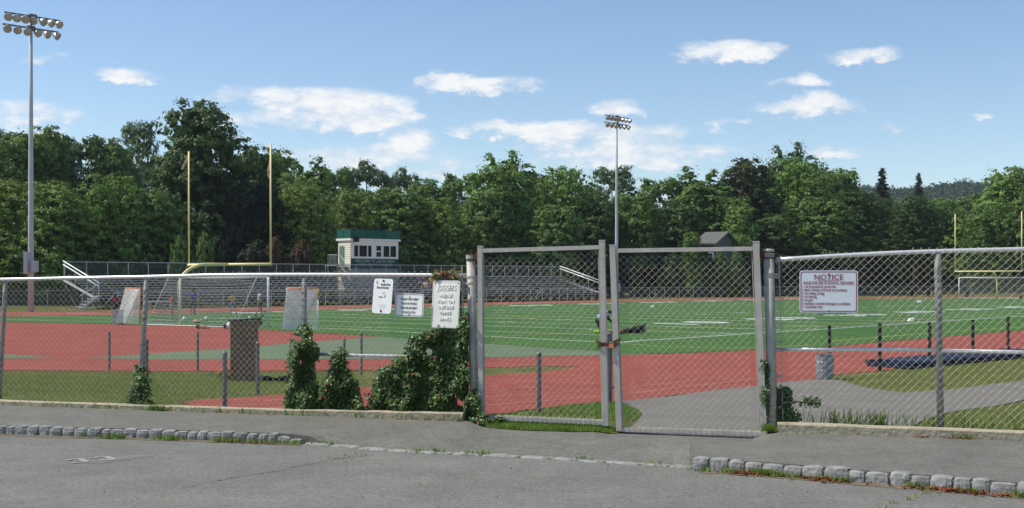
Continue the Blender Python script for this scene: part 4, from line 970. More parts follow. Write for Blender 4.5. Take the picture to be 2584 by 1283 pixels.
for t, y in (('WELCOME TO LIBDEN FIELD', 660), ('HOME OF THE PIONEERS', 669.5)):
    me = text_mesh(t, .36, bold=.010, cond=.92, space=1.12); me.materials.append(M['galv']); o = bpy.data.objects.new('lettering', me); col.objects.link(o); me.materials.clear(); me.materials.append(M['inkgrey'])
    c = Pa+wd_*Wd*.5+ZU*zat(y, Pa.y+wv.y*.5)+pn*.075; mw = Matrix(((wd_.x, 0, pn.x, c.x), (wd_.y, 0, pn.y, c.y), (wd_.z, 1, pn.z, c.z), (0, 0, 0, 1))); o.parent = gs; o.matrix_basis = Matrix.Translation(pb.location).inverted() @ mw
    o.matrix_basis = mw
m = MB(); z0, z1 = -.7, zat(678, Pa.y); m.box(Pa+wd_*Wd/2+ZU*((z0+z1)/2)+pn*.0, (Wd, .05, z1-z0), (wd_, pn, ZU)); W2(m.build('base_wall', M['alu']), pb)
m = MB(); z0, z1 = zr0, zat(605, Pa.y)+.12; cc = (Pa+Pbb)/2; m.box(Vector((cc.x, cc.y, (z0+z1)/2)), (Wd+.3, dd+.4, z1-z0), (wd_, bn, ZU)); W2(m.build('roof', M['white']), pb)
sc_ = MB(); zt2 = zat(579, Pa.y)
cor = [Pa+pn*.15-wd_*.1, Pb+pn*.15+wd_*.1, Pbb-pn*.15+wd_*.1, Pbk-pn*.15-wd_*.1]
for a, b in zip(cor, cor[1:]+cor[:1]): sc_.face([Vector((a.x, a.y, z1)), Vector((b.x, b.y, z1)), Vector((b.x, b.y, zt2)), Vector((a.x, a.y, zt2))])
W2(sc_.build('rooftop_screen', M['gscreen']), pb)
rp = MB()
for a, b in zip(cor, cor[1:]+cor[:1]):
    n = max(2, int((b-a).length/1.6)); rp.tube([Vector((a.x, a.y, zt2)), Vector((b.x, b.y, zt2))], .025, 6)
    for k in range(n): p = a.lerp(b, k/n); rp.tube([Vector((p.x, p.y, z1)), Vector((p.x, p.y, zt2+.03))], .03, 6)
W2(rp.build('rooftop_rail', M['gsign']), pb)
d0, d1 = .12, .50; m = MB(); zd0, zd1 = zat(669, Pa.y), zat(621, Pa.y); a = Pbk.lerp(Pa, d0); b = Pbk.lerp(Pa, d1); m.box((a+b)/2+ZU*((zd0+zd1)/2)-wd_*.045, ((b-a).length, .05, zd1-zd0), ((b-a).normalized(), wd_, ZU)); dr = W2(m.build('door', M['gdoor']), pb)
m = MB(); m.ball(b+ZU*(zd0+1)-wd_*.09-(b-a).normalized()*.12, .05, 6); h_ = m.build('handle', M['galv']); h_.parent = dr
m = MB(); c = Pa+ZU*(z0+.1)+pn*.4+wd_*.35; m.box(c, (.42, .32, .5), (wd_, pn, ZU)); m.box(c+pn*.2-ZU*.05, (.32, .12, .36), (wd_, pn, ZU)); W2(m.build('loudspeaker', M['black']), pb)
# landing and steps on the left of the box
m = MB(); ld = Pbk-wd_*.9; m.box(Pbk.lerp(Pa, .35)-wd_*.75+ZU*(zd0-.05), (1.3, dd*.9, .08), (wd_, bn, ZU))
for k in range(5): m.box(Pbk.lerp(Pa, .5+.0*k)-wd_*.5+pn*(.9+.30*k)+ZU*(zd0-.2-.24*k), (.9, .28, .04), (wd_, pn, ZU))
p0 = Pbk.lerp(Pa, .5)-wd_*1.0+pn*.7; m.bar(p0+ZU*(zd0+.0), p0+pn*1.7+ZU*(zd0-1.5), .05, .18); m.tube([p0+ZU*(zd0+.95), p0+pn*1.7+ZU*(zd0-.55)], .03, 6)
q0 = Pbk.lerp(Pa, .1)-wd_*1.35
m.tube([q0+ZU*(zd0+.95), p0-wd_*.35+ZU*(zd0+.95), p0+ZU*(zd0+.95)], .03, 6)
for k in range(8): p = q0.lerp(p0-wd_*.35, k/7); m.tube([p+ZU*zd0, p+ZU*(zd0+.95)], .018, 5)
for p in (q0, p0-wd_*.35): m.tube([Vector((p.x, p.y, -.7)), Vector((p.x, p.y, zd0))], .04, 6)
W2(m.build('landing', M['alu']), pb)

# ---------------------------------------------------------------- far chain link fence round the track
def farfence(pts, h, lab, step=3.0, pmat='galv'):
    P = [gp(*p) for p in pts]; root = empty('perimeter_fence', P[0], lab, 'fence'); r = MB(); pm = MB()
    for i, (a, b) in enumerate(zip(P, P[1:])):
        r.tube([a+ZU*h, b+ZU*h], .028, 6); n = max(1, round((b-a).length/step))
        for k in range(n): p = a.lerp(b, k/n); pm = MB(); pm.tube([p, p+ZU*h], .03, 6); W2(pm.build('post', M[pmat]), root)
        panel('wire_mesh', a, b, a.z+.03, a.z+h, M['veil'], root, b.z+.03, b.z+h)
    W2(r.build('top_rail', M[pmat]), root)
    return root
def farfence2(*a, **k):
    r = farfence(*a, **k)
    for c in r.children:
        if c.name.startswith('posts_row'): c.name = 'post_run'
    return r
farfence2([(-420,789),(-100,783),(120,778.5),(250,776.5)], 1.35, 'low chain link fence behind the track at the far left, ending at the bleachers')
farfence2([(1518,756),(1750,751.5),(2010,748.5),(2200,746.5),(2400,745.5),(2900,744)], 1.25, 'low chain link fence behind the track, right of the bleachers')

# ---------------------------------------------------------------- short posts of the old inner fence
PM = mat('old galvanised post', (.17, .165, .18), .55, .5, var=.35, scale=10)
def short_post(px, ty, by, r, lab, m=None, cat='post', grp='short bare fence posts inside the fence', bands=False, nm='short_post'):
    b = gp(px, by); H = (by-ty)/F*b.y; o = MB(); o.tube([b-ZU*.05, b+ZU*(H-.01)], r, 12); o.lathe(b+ZU*(H-.012), [(r, 0), (r*1.12, 0), (r*1.12, .012), (r*.6, .028), (.001, .03)], 12)
    if bands:
        for f in (.22, .58, .88): o.lathe(b+ZU*H*f, [(r*.95, 0), (r*1.14, 0), (r*1.14, .02), (r*.95, .02)], 12); o.box(b+ZU*(H*f+.01)+Vector((r+.03, 0, 0)), (.05, .012, .02))
    x = o.build(nm, m or PM, smooth=False, loc=b); tag(x, lab, cat, grp); return x
for (px, ty, by, r, lab, bd_) in [
    (276,838,935,.030,'short grey post on the lawn edge, leftmost, before the red track bend',0),
    (369,860,1015,.028,'short grey post right behind the leaning ivy footed fence post',0),
    (499,838,937,.030,'short grey post standing against the red bend, left of the brown box',0),
    (567,891,1030,.028,'short dark post beside the orange flowers, left of the brown box',0),
    (650,866,996,.028,'short grey post at the right edge of the brown box',0),
    (775,828,985,.028,'short post half hidden in the ivy column behind the upright line post',0),
    (792,894,982,.030,'stubby post rising from the ivy just right of the ivy column',0),
    (869,856,936,.030,'lower of two short posts on the lawn edge behind the thin ivy plume',0),
    (912,841,946,.030,'taller of two short posts on the lawn edge behind the thin ivy plume',0),
    (1071,840,975,.028,'short post sticking out of the tall ivy left of the joggers sign',0),
    (1360,893,1040,.028,'short post seen through the middle of the left gate leaf',0),
    (1537,843,1019,.045,'thicker banded post standing between the two gate leaves',1)]:
    short_post(px, ty, by, r, lab, bands=bool(bd_))
for i, (px, ty, by) in enumerate([(2093,823,900),(2220,818,936),(2346,815,918),(2455,809,905),(2544,801,897)]):
    short_post(px, ty, by, .045 if i else .05, ['thin black post behind the galvanised trash can', 'tallest black post on the red track, right of the trash can', 'black post left of the round line post, by the blue mat', 'black post over the middle of the blue mat', 'rightmost black post over the blue mat'][i], M['black'], grp='black posts along the near edge of the track', nm='track_post')
for i, (px, ty, by) in enumerate([(2301,728,749),(2343,732,749),(2440,735,750)]):
    short_post(px, ty, by, .22, ['distant dark stump like post left of the far goal, widest', 'distant dark stump like post, second left of the far goal', 'distant dark post inside the far soccer goal'][i], M['black'], grp='distant dark posts by the far goal', nm='track_post')
# black tube laid on the grass to draw the shadow right of the box
hs = MB(); P = [gp(x, y) for x, y in ((652,958),(668,960),(685,963),(705,963),(722,961),(740,957),(765,954))]; hs.tube([p+ZU*.05 for p in P], .05, 8)
tag(hs.build('shadow_tube', M['black'], smooth=True), 'black tube standing in for the shadow on the grass right of the brown box', 'shadow')

# brown cabinet
bxb = gp(616, 962); Yb = bxb.y; wpx = 67/F*Yb; Hb = (962-812)/F*Yb; cb = empty('cabinet', bxb, 'tall brown box cabinet with dark slanted lid on the lawn', 'cabinet')
d = Vector((.985, .17, 0)).normalized(); q = Vector((-d.y, d.x, 0)); c = bxb+q*.22
m = MB(); m.box(c+ZU*Hb/2, (wpx, .44, Hb), (d, q, ZU)); W2(m.build('body', M['brownbox']), cb)
m = MB(); m.bar(c-d*(wpx*.56)+ZU*(Hb+.015), c+d*(wpx*.54)+ZU*(Hb+.055), .46, .035); W2(m.build('lid', M['darktop']), cb)
m = MB(); [m.box(c-q*.223+d*(x*wpx)+ZU*Hb/2, (.025, .012, Hb*.98), (d, q, ZU)) for x in (-.485, .485)]; W2(m.build('corner_trim', M['brownbox']), cb)
# flowers beside it
fb = gp(572, 958); fl = empty('flower_plant', fb, 'clump of orange flowers at the left foot of the brown box', 'plant'); fo = MB(); ff = MB(); rnd = random.Random(4)
for k in range(260):
    p = fb+Vector((rnd.gauss(0, .12), rnd.gauss(0, .08), abs(rnd.gauss(.09, .06)))); s_ = rnd.uniform(.02, .04); a = Vector((rnd.uniform(-1, 1), rnd.uniform(-1, 1), rnd.uniform(-.3, 1))).normalized()*s_; b_ = a.cross(Vector((rnd.random(), rnd.random(), 1))).normalized()*s_*.5; fo.face([p-a, p+b_, p+a, p-b_])
for (x, y) in ((554,940),(575,932),(585,937),(576,945),(562,934)):
    p = at(x, y, fb.y-.05); ff.lathe(p, [(.001, .02), (.035, .02), (.045, 0), (.02, -.02)], 9); fo.tube([Vector((fb.x+(p.x-fb.x)*.3, fb.y, fb.z)), p-ZU*.01], .005, 4)
W2(fo.build('leaves', M['ivy']), fl); W2(ff.build('blossoms', M['flower']), fl)
# trash can
tb = gp(2081, 957); rc = 23/F*tb.y; Hc = 63/F*tb.y; m = MB(); n = 40; pr = []
for (f, rr) in ((0, .86), (.03, .88), (.35, .94), (.36, .97), (.38, .94), (.68, .97), (.69, 1.0), (.71, .97), (.97, 1.0), (.98, 1.05), (1.0, 1.05), (1.0, .98), (.92, .96)): pr.append((rc*rr, Hc*f))
base_i = len(m.v); m.lathe(tb, pr, n)
m.v = [((x-tb.x)*(1+.018*(1 if (i % n) % 2 else -1)*(0 if 9 <= i//n else 1))+tb.x, (y-tb.y)*(1+.018*(1 if (i % n) % 2 else -1)*(0 if 9 <= i//n else 1))+tb.y, z) for i, (x, y, z) in enumerate(m.v)]
tc_ = empty('trash_can', tb, 'ribbed galvanised trash can on the asphalt path behind the notice fence', 'trash can'); W2(m.build('can_body', M['canmetal']), tc_)
m = MB(); c = tb+Vector((-rc*.75, -rc*.75, Hc*.8)); m.tube([c+Vector((-.05, -.02, 0)), c+Vector((-.06, -.06, -.03)), c+Vector((.04, -.08, -.03)), c+Vector((.05, -.04, 0))], .007, 6); W2(m.build('handle', M['galv']), tc_)
m = MB(); m.lathe(tb, [(rc*.95, Hc*.93), (.001, Hc*.93)], 20); W2(m.build('liner', M['black']), tc_)
# blue landing mat
a, b, e_ = gp(2296, 932), gp(2640, 899), None; d = (b-a).normalized(); q = Vector((-d.y, d.x, 0)); wm = 1.3
mt = empty('landing_mat', a.lerp(b, .5), 'long dark blue landing mat lying by the track at the right', 'mat')
m = MB(); n = 16; 
for lay, (z0, z1, o0) in enumerate(((.01, .07, 0), (.08, .17, .06))):
    rows = []
    for i in range(n+1):
        t = i/n; p = a.lerp(b, t)+q*o0; w_ = wm*(.95+.04*math.sin(i*1.7)); hh = z1+.018*math.sin(i*2.3+lay)
        rows.append([p+ZU*z0, p-q*.02+ZU*(z0+z1)/2, p+q*.03+ZU*hh, p+q*w_*.5+ZU*(hh+.02), p+q*(w_-.03)+ZU*hh, p+q*w_+ZU*z0])
    for A, B in zip(rows, rows[1:]):
        for k in range(5): m.face([A[k], B[k], B[k+1], A[k+1]])
    m.face(rows[0][::-1]); m.face(rows[-1])
W2(m.build('mat_layers', M['navy']), mt)

# small things on the turf
def ball(px, py, r, lab, m=None):
    p = gp(px, py); o = MB(); o.ball(p+ZU*r, r, 12); x = o.build('soccer_ball', m or M['white'], smooth=True, loc=p); tag(x, lab, 'ball', 'white balls on the turf'); return x
ball(465, 812, .13, 'white ball on the turf just right of the goalpost base'); ball(521, 810, .12, 'white ball on the turf left of the player in yellow'); ball(630, 806, .08, 'small white ball on the turf between the two standing players')
def lump(px, py, parts, name, lab, cat, m, sz=(.25, .1, .08)):
    p = gp(px, py); root = empty(name, p, lab, cat)
    for (nm, dx, dy, dz, s, mm) in parts:
        o = MB(); o.ball(p+Vector((dx, dy, dz)), 1, 10, s); x = o.build(nm, M[mm], smooth=True)
        for v in x.data.vertices: v.co += Vector((noise.noise(v.co*5), noise.noise(v.co*5+Vector((9, 0, 0))), noise.noise(v.co*6)))*.09
        W2(x, root)
    return root
def heap(px, py, name, lab, cat, items):
    return lump(px, py, items, name, lab, cat, None)
heap(497, 816, 'sports_bag', 'pale crumpled sports bag on the end line behind the goalpost', 'bag', [('bag_body', 0, 0, .09, (.26, .14, .09), 'hairl'), ('strap', .15, 0, .12, (.12, .05, .05), 'c_white')])
heap(511, 830, 'jacket', 'cream and black jacket dropped on the red track edge', 'clothing', [('sleeve', -.22, 0, .07, (.12, .09, .07), 'c_black'), ('jacket_body', .05, 0, .06, (.25, .12, .06), 'hairl')])
heap(304, 820, 'cap', 'cream and black cap lying by the clear bin', 'clothing', [('crown', -.08, 0, .06, (.11, .10, .06), 'hairl'), ('brim', .14, -.02, .03, (.16, .1, .025), 'c_black')])
heap(577, 830, 'towel', 'white towel slumped at the left edge of the brown box', 'towel', [('towel_cloth', 0, 0, .14, (.11, .10, .16), 'c_white'), ('towel_end', -.1, 0, .1, (.09, .1, .12), 'c_black')])
# bag, shoes and football by the kneeling player
pB = gp(1600, 842); bg_ = empty('equipment_bag', pB, 'long black equipment bag on the turf right of the kneeling player', 'bag')
o = MB(); L_ = 50/F*pB.y
o.tube([pB+Vector((-L_*.62, 0, .10)), pB+Vector((-L_*.3, 0, .12)), pB+Vector((0, 0, .13)), pB+Vector((L_*.25, 0, .18)), pB+Vector((L_*.5, .02, .20)), pB+Vector((L_*.56, .02, .1))], [.07, .10, .12, .17, .19, .06], 10); x = o.build('bag_body', M['c_black'], smooth=True); W2(x, bg_)
o = MB(); o.tube([pB+Vector((-L_*.2, -.1, .2)), pB+Vector((0, -.12, .33)), pB+Vector((L_*.25, -.1, .28))], .018, 6); W2(o.build('handle', M['c_black']), bg_)
p = at(1622, 829, pB.y); sh = empty('football_shoes', p, 'tan and white shoes lying on top of the black bag', 'shoes'); o = MB(); o.tube([p+Vector((-.14, 0, .04)), p+Vector((0, 0, .06)), p+Vector((.13, 0, -.02))], [.05, .065, .045], 8); W2(o.build('tan_shoe', M['hairl'], smooth=True), sh)
o = MB(); o.tube([p+Vector((-.08, -.08, -.03)), p+Vector((.02, -.09, -.02)), p+Vector((.1, -.08, -.07))], [.035, .05, .035], 8); W2(o.build('white_shoe', M['c_white'], smooth=True), sh)
p = gp(1567, 845); o = MB(); o.lathe(p+Vector((-.17, 0, .11)), [(.001, 0), (.05, .04), (.09, .10), (.105, .17), (.09, .24), (.05, .30), (.001, .34)], 14, ax=Vector((1, .1, .02))); x = o.build('football', M['leather'], smooth=True, loc=p); tag(x, 'brown leather football at the near end of the black bag', 'football')
p = gp(1544, 846); o = MB(); o.lathe(p+Vector((-.14, 0, .10)), [(.001, 0), (.05, .04), (.09, .10), (.10, .15), (.09, .20), (.05, .26), (.001, .30)], 14, ax=Vector((1, .2, 0))); x = o.build('football', M['rust'], smooth=True, loc=p); tag(x, 'dark football on the turf between the gate stiles', 'football')
def marker(px, py, s_, lab):
    p = gp(px, py); o = MB(); w_ = .35*s_
    for v in (Vector((-w_, 0, 0)),): pass
    a = [p+Vector((-w_, -.15, 0)), p+Vector((w_*.6, -.15, 0)), p+Vector((w_, -.1, .38*s_)), p+Vector((-w_*.2, -.1, .30*s_))]; b = [q+Vector((0, .25, 0)) for q in a]
    o.face(a); o.face(b[::-1])
    for i in range(4): j = (i+1) % 4; o.face([a[j], a[i], b[i], b[j]])
    x = o.build('yard_marker', M['white'], loc=p); tag(x, lab, 'yard marker', 'white foam yard markers')
marker(1646, 776, .45, 'small white yard marker far out right of the kneeling player'); marker(2319, 764, .6, 'white yard marker on the far turf right of the notice sign'); marker(2298, 811, .5, 'white yard marker by the near sideline right of the notice sign')
# clear bin
p = gp(294, 819); Y = p.y; m = MB(); w_, h_ = 22/F*Y, 36/F*Y
bn_ = empty('plastic_bin', p, 'see through plastic bin left of the lacrosse goal', 'bin'); m.box(p+ZU*h_/2+Vector((0, .2, 0)), (w_, .4, h_)); W2(m.build('bin_body', M['clear']), bn_); m = MB(); m.box(p+ZU*(h_+.01)+Vector((0, .2, 0)), (w_*1.06, .44, .03)); W2(m.build('lid', M['clear']), bn_)
# white bench beyond the goal
p = gp(390, 782); be = empty('team_bench', p, 'white bench beyond the turf left of the near goalpost', 'bench'); zt = zat(762, p.y); a = Vector(((372-CX)/F*p.y, p.y, zt)); b = Vector(((432-CX)/F*p.y, p.y+.5, zt))
m = MB(); m.bar(a, b, .28, .07); W2(m.build('seat', M['white']), be)
for t in (.08, .92): c = a.lerp(b, t); m = MB(); m.bar(c-ZU*.04, Vector((c.x, c.y, -.7)), .25, .06); W2(m.build('leg', M['galv']), be)
# litter: scrap on lawn
p = gp(2505, 1068); m = MB(); m.face([p+Vector((-.05, 0, .03)), p+Vector((.03, -.02, .05)), p+Vector((.05, .03, .03)), p+Vector((-.02, .04, .02))]); tag(m.build('paper_scrap', M['white']), 'white paper scrap on the lawn behind the right hand fence', 'litter')

# ================================================================ PEOPLE
def person(lab, foot, H, pose, cl, hairm='hair', skin='skin', yaw=0, root_loc=None, hat=None):
    """foot: ground point. pose: joint dict in metres for a 1.75 m figure, x = sideways, y = forward, z up"""
    s = H/1.75; root = empty('person', foot, lab, 'person'); cy, sy = math.cos(yaw), math.sin(yaw)
    def T(p): return foot+Vector(((p[0]*cy-p[1]*sy)*s, (p[0]*sy+p[1]*cy)*s, p[2]*s))
    J = pose
    def skinmesh(name, chains, m, sub=2):
        vs, es, rs, idx = [], [], [], {}
        def vid(p, r):
            k = tuple(round(c, 4) for c in p)
            if k not in idx: idx[k] = len(vs); vs.append(T(p)); rs.append(r*s)
            return idx[k]
        for ch in chains:
            for (p, r), (q, r2) in zip(ch, ch[1:]): es.append((vid(p, r), vid(q, r2)))
        me = bpy.data.meshes.new(name); me.from_pydata([tuple(v) for v in vs], es, []); o = bpy.data.objects.new(name, me); col.objects.link(o)
        md = o.modifiers.new('skin', 'SKIN'); md.use_smooth_shade = True
        for i, sv in enumerate(me.skin_vertices[0].data): sv.radius = (rs[i], rs[i]); sv.use_root = (i == 0)
        o.modifiers.new('sub', 'SUBSURF').levels = sub; o.modifiers['sub'].render_levels = sub
        dg = bpy.context.evaluated_depsgraph_get(); me2 = bpy.data.meshes.new_from_object(o.evaluated_get(dg)); o.modifiers.clear(); o.data = me2; me2.materials.clear(); me2.materials.append(M[m])
        me2.polygons.foreach_set('use_smooth', [True]*len(me2.polygons)); return W2(o, root)
    def lp(a, b, t): return tuple(a[i]+(b[i]-a[i])*t for i in range(3))
    hd = J['head']; nk = J['neck']; ch = J['chest']; pv = J['pelvis']
    up = Vector(hd)-Vector(nk); up.normalize(); fw_ = Vector(J.get('face', (0, 1, 0)))
    body = [[(pv, .125), (lp(pv, ch, .5), .115), (ch, .135), (lp(ch, nk, .75), .075), (nk, .052), (tuple(Vector(hd)-up*.03), .075), (hd, .088), (tuple(Vector(hd)+up*.06), .075)]]
    body.append([(tuple(Vector(hd)), .088), (tuple(Vector(hd)+fw_*.095-up*.02), .018)])
    for sd_ in 'LR':
        sh_, el, wr, ha = J['sh'+sd_], J['el'+sd_], J['wr'+sd_], J['ha'+sd_]
        body.append([(ch, .135), (sh_, .062), (lp(sh_, el, .3), .052), (el, .041), (lp(el, wr, .35), .040), (wr, .026), (ha, .034)])
        hv = (Vector(ha)-Vector(wr)).normalized(); sv_ = hv.cross(Vector((1, 0, 0))); sv_ = sv_.normalized() if sv_.length > .1 else Vector((0, 1, 0))
        for k, (o_, l_) in enumerate(((-.027, .055), (-.009, .068), (.009, .072), (.027, .060))):
            a_ = Vector(ha)+hv*.02+sv_*o_; b_ = a_+hv*l_*.6; c_ = b_+(hv*.8+Vector((0, .5, -.1))).normalized()*l_*.45; body.append([(ha, .034), (tuple(a_), .010), (tuple(b_), .009), (tuple(c_), .008)])
        a_ = Vector(ha)-hv*.02-sv_*.035; body.append([(ha, .034), (tuple(a_), .012), (tuple(a_+hv*.035-sv_*.015), .010)])
        hp, kn, an, to = J['hp'+sd_], J['kn'+sd_], J['an'+sd_], J['to'+sd_]
        body.append([(pv, .125), (hp, .092), (lp(hp, kn, .5), .078), (kn, .056), (lp(kn, an, .3), .057), (an, .036), (lp(an, to, .3), .038), (to, .028)])
    skinmesh('body', body, skin)
    # clothing
    sh = [[(lp(pv, ch, .05), .150), (lp(pv, ch, .5), .140), (ch, .158), (lp(ch, nk, .8), .085)]]
    for sd_ in 'LR': sh.append([(ch, .158), (J['sh'+sd_], .080), (lp(J['sh'+sd_], J['el'+sd_], cl.get('sleeve', .55)), .066)])
    skinmesh('shirt', sh, cl['shirt'])
    sp = [[(tuple(Vector(pv)+Vector((0, 0, .06))), .130), (pv, .148)]]
    for sd_ in 'LR': sp.append([(pv, .148), (J['hp'+sd_], .110), (lp(J['hp'+sd_], J['kn'+sd_], .5), .098), (lp(J['hp'+sd_], J['kn'+sd_], cl.get('short', .8)), .09)])
    skinmesh('shorts', sp, cl['shorts'])
    for sd_ in 'LR':
        an, to, kn = J['an'+sd_], J['to'+sd_], J['kn'+sd_]
        skinmesh('shoe', [[(tuple(Vector(an)+Vector((0, 0, .02))), .044), (tuple(Vector(an)*.98+Vector((0, 0, -.02))), .048), (lp(an, to, .55), .046), (to, .038)]], cl.get('shoe', 'c_white'), 1)
        if 'sock' in cl: skinmesh('sock', [[(lp(kn, an, .25), .066), (lp(kn, an, .6), .056), (lp(kn, an, .98), .046)]], cl['sock'], 1)
    hv = Vector(hd)
    skinmesh('hair', [[(tuple(hv+up*.055-fw_*.05), .080), (tuple(hv+up*.075-fw_*.005), .085), (tuple(hv+up*.085+fw_*.035), .055)], [(tuple(hv+up*.055-fw_*.05), .08), (tuple(hv-up*.03-fw_*.06), .055)]], hairm if not hat else hat)
    ey = MB(); sdv = fw_.cross(up).normalized()
    for k in (-1, 1): ey.ball(T(tuple(hv+fw_*.084+sdv*k*.032+up*.005)), .012*s, 6); 
    ey.bar(T(tuple(hv+fw_*.088-up*.055-sdv*.02)), T(tuple(hv+fw_*.088-up*.055+sdv*.02)), .006*s, .006*s)
    W2(ey.build('face_features', M['hair']), root)
    er = MB()
    for k in (-1, 1): er.ball(T(tuple(hv+sdv*k*.09)), .022*s, 6)
    W2(er.build('ears', M[skin]), root)
    return root
def stand(**k):
    J = dict(pelvis=(0, 0, .95), chest=(0, .01, 1.28), neck=(0, 0, 1.47), head=(0, .02, 1.62), shL=(-.19, 0, 1.40), shR=(.19, 0, 1.40), elL=(-.25, -.02, 1.12), elR=(.25, -.02, 1.12), wrL=(-.25, .08, .88), wrR=(.25, .08, .88), haL=(-.25, .11, .80), haR=(.25, .11, .80),
             hpL=(-.10, 0, .90), hpR=(.10, 0, .90), knL=(-.11, .02, .50), knR=(.11, .02, .50), anL=(-.11, 0, .09), anR=(.11, 0, .09), toL=(-.13, .15, .035), toR=(.13, .15, .035), face=(0, 1, 0)); J.update(k); return J
def pfoot(px, py): return gp(px, py)
def hgt(ty, by, f): return (by-ty)/F*f.y
f = pfoot(588, 797); person('person in a yellow shirt and blue shorts walking on the turf behind the brown box', f, hgt(737, 797, f), stand(elL=(-.2, .15, 1.14), wrL=(-.1, .32, 1.25), haL=(-.06, .36, 1.33), elR=(.24, .08, 1.12), wrR=(.1, .28, 1.1), haR=(.05, .33, 1.1), knL=(-.11, .16, .52), anL=(-.11, .10, .10), toL=(-.11, .25, .05), knR=(.11, -.04, .50), anR=(.11, -.30, .12), toR=(.11, -.18, .04)), dict(shirt='c_yellow', shorts='c_bluesh', shoe='c_black', short=.7), yaw=R(60))
f = pfoot(655, 800); person('person in a white shirt and dark shorts walking right of the one in yellow', f, hgt(730, 800, f), stand(elL=(-.25, -.12, 1.14), wrL=(-.24, -.06, .90), haL=(-.24, -.04, .82), elR=(.24, .1, 1.12), wrR=(.2, .25, .95), haR=(.19, .3, .88), knL=(-.11, .10, .52), anL=(-.11, .12, .10), toL=(-.11, .27, .05), knR=(.11, -.05, .50), anR=(.11, -.28, .14), toR=(.11, -.17, .05)), dict(shirt='c_white', shorts='c_navy', shoe='c_navy', short=.55), hairm='hairl', yaw=R(-75))
f = pfoot(487, 797); person('person in a blue shirt seen from the back behind the goalpost', f, hgt(731, 797, f)*1.0, stand(face=(0, 1, 0)), dict(shirt='c_blue', shorts='c_black', shoe='c_black', short=.95), yaw=R(10))
f = pfoot(470, 793)+Vector((0, 2.0, 0)); f.z = -.7; person('person in blue half hidden left of the other player in blue', f, 1.62, stand(elL=(-.3, .1, 1.15), wrL=(-.25, .25, 1.0), haL=(-.2, .32, 1.0)), dict(shirt='c_blue', shorts='c_black', shoe='c_black', short=.9), yaw=R(80))
f = pfoot(434, 800); person('person in a red shirt beside the net, left of the goalpost', f, hgt(738, 800, f)*.93, stand(elR=(.28, .15, 1.18), wrR=(.2, .38, 1.15), haR=(.18, .45, 1.15)), dict(shirt='c_red', shorts='c_grey', shoe='c_grey', short=.9), yaw=R(-50))
f = pfoot(291, 802); person('person in a dark red shirt behind the clear plastic bin', f, hgt(742, 802, f), stand(elL=(-.27, .12, 1.16), wrL=(-.2, .3, 1.05), haL=(-.17, .37, 1.05)), dict(shirt='c_red', shorts='c_black', shoe='c_black', short=.95), skin='skind', yaw=R(30))
# the kneeling player
f = pfoot(1520, 843)
KN = dict(pelvis=(-.20, 0, .58), chest=(.10, .0, .86), neck=(.26, 0, .92), head=(.38, 0, .88), shL=(.14, .18, .86), shR=(.14, -.18, .86), elL=(.28, .2, .58), elR=(.28, -.2, .58), wrL=(.46, .12, .45), wrR=(.48, -.12, .42), haL=(.53, .1, .42), haR=(.55, -.1, .38),
          hpL=(-.18, .1, .52), hpR=(-.18, -.1, .52), knL=(.10, .12, .34), knR=(-.02, -.12, .08), anL=(.02, .12, .08), anR=(-.44, -.12, .10), toL=(.16, .12, .04), toR=(-.52, -.12, .22), face=(.75, 0, -.66))
person('person kneeling on the turf in a light blue shirt with one neon sock', f, 1.75*hgt(780, 843, f)/1.02, KN, dict(shirt='c_lblue', shorts='c_black', shoe='c_white', sock='c_neon', short=.85), hat='c_navy', skin='skind', yaw=R(3))
# two spectators seated in the stand
def seated(px, k, lab, cm):
    p = along(px, dep*k+.1); fz = zr(k)-.40; J = stand(pelvis=(0, 0, .50), chest=(0, .04, .82), neck=(0, .05, 1.0), head=(0, .08, 1.15), shL=(-.19, .03, .93), shR=(.19, .03, .93), elL=(-.23, .12, .68), elR=(.23, .12, .68), wrL=(-.12, .36, .60), wrR=(.12, .36, .60), haL=(-.1, .43, .58), haR=(.1, .43, .58), hpL=(-.1, .04, .48), hpR=(.1, .04, .48), knL=(-.13, .44, .48), knR=(.13, .44, .48), anL=(-.13, .46, .09), anR=(.13, .46, .09), toL=(-.13, .6, .04), toR=(.13, .6, .04))
    person(lab, Vector((p.x, p.y, fz)), 1.7, J, dict(shirt=cm, shorts='c_navy', short=.95), yaw=math.atan2(-bn.y, -bn.x)-R(90))
seated(1060, 5, 'spectator in blue seated high in the bleachers left of the joggers sign', 'c_blue'); seated(1074, 3, 'spectator in white seated lower in the bleachers left of the joggers sign', 'c_white')
seated(1088, 5, 'spectator in yellow seated in the bleachers right beside the joggers sign', 'c_yellow')

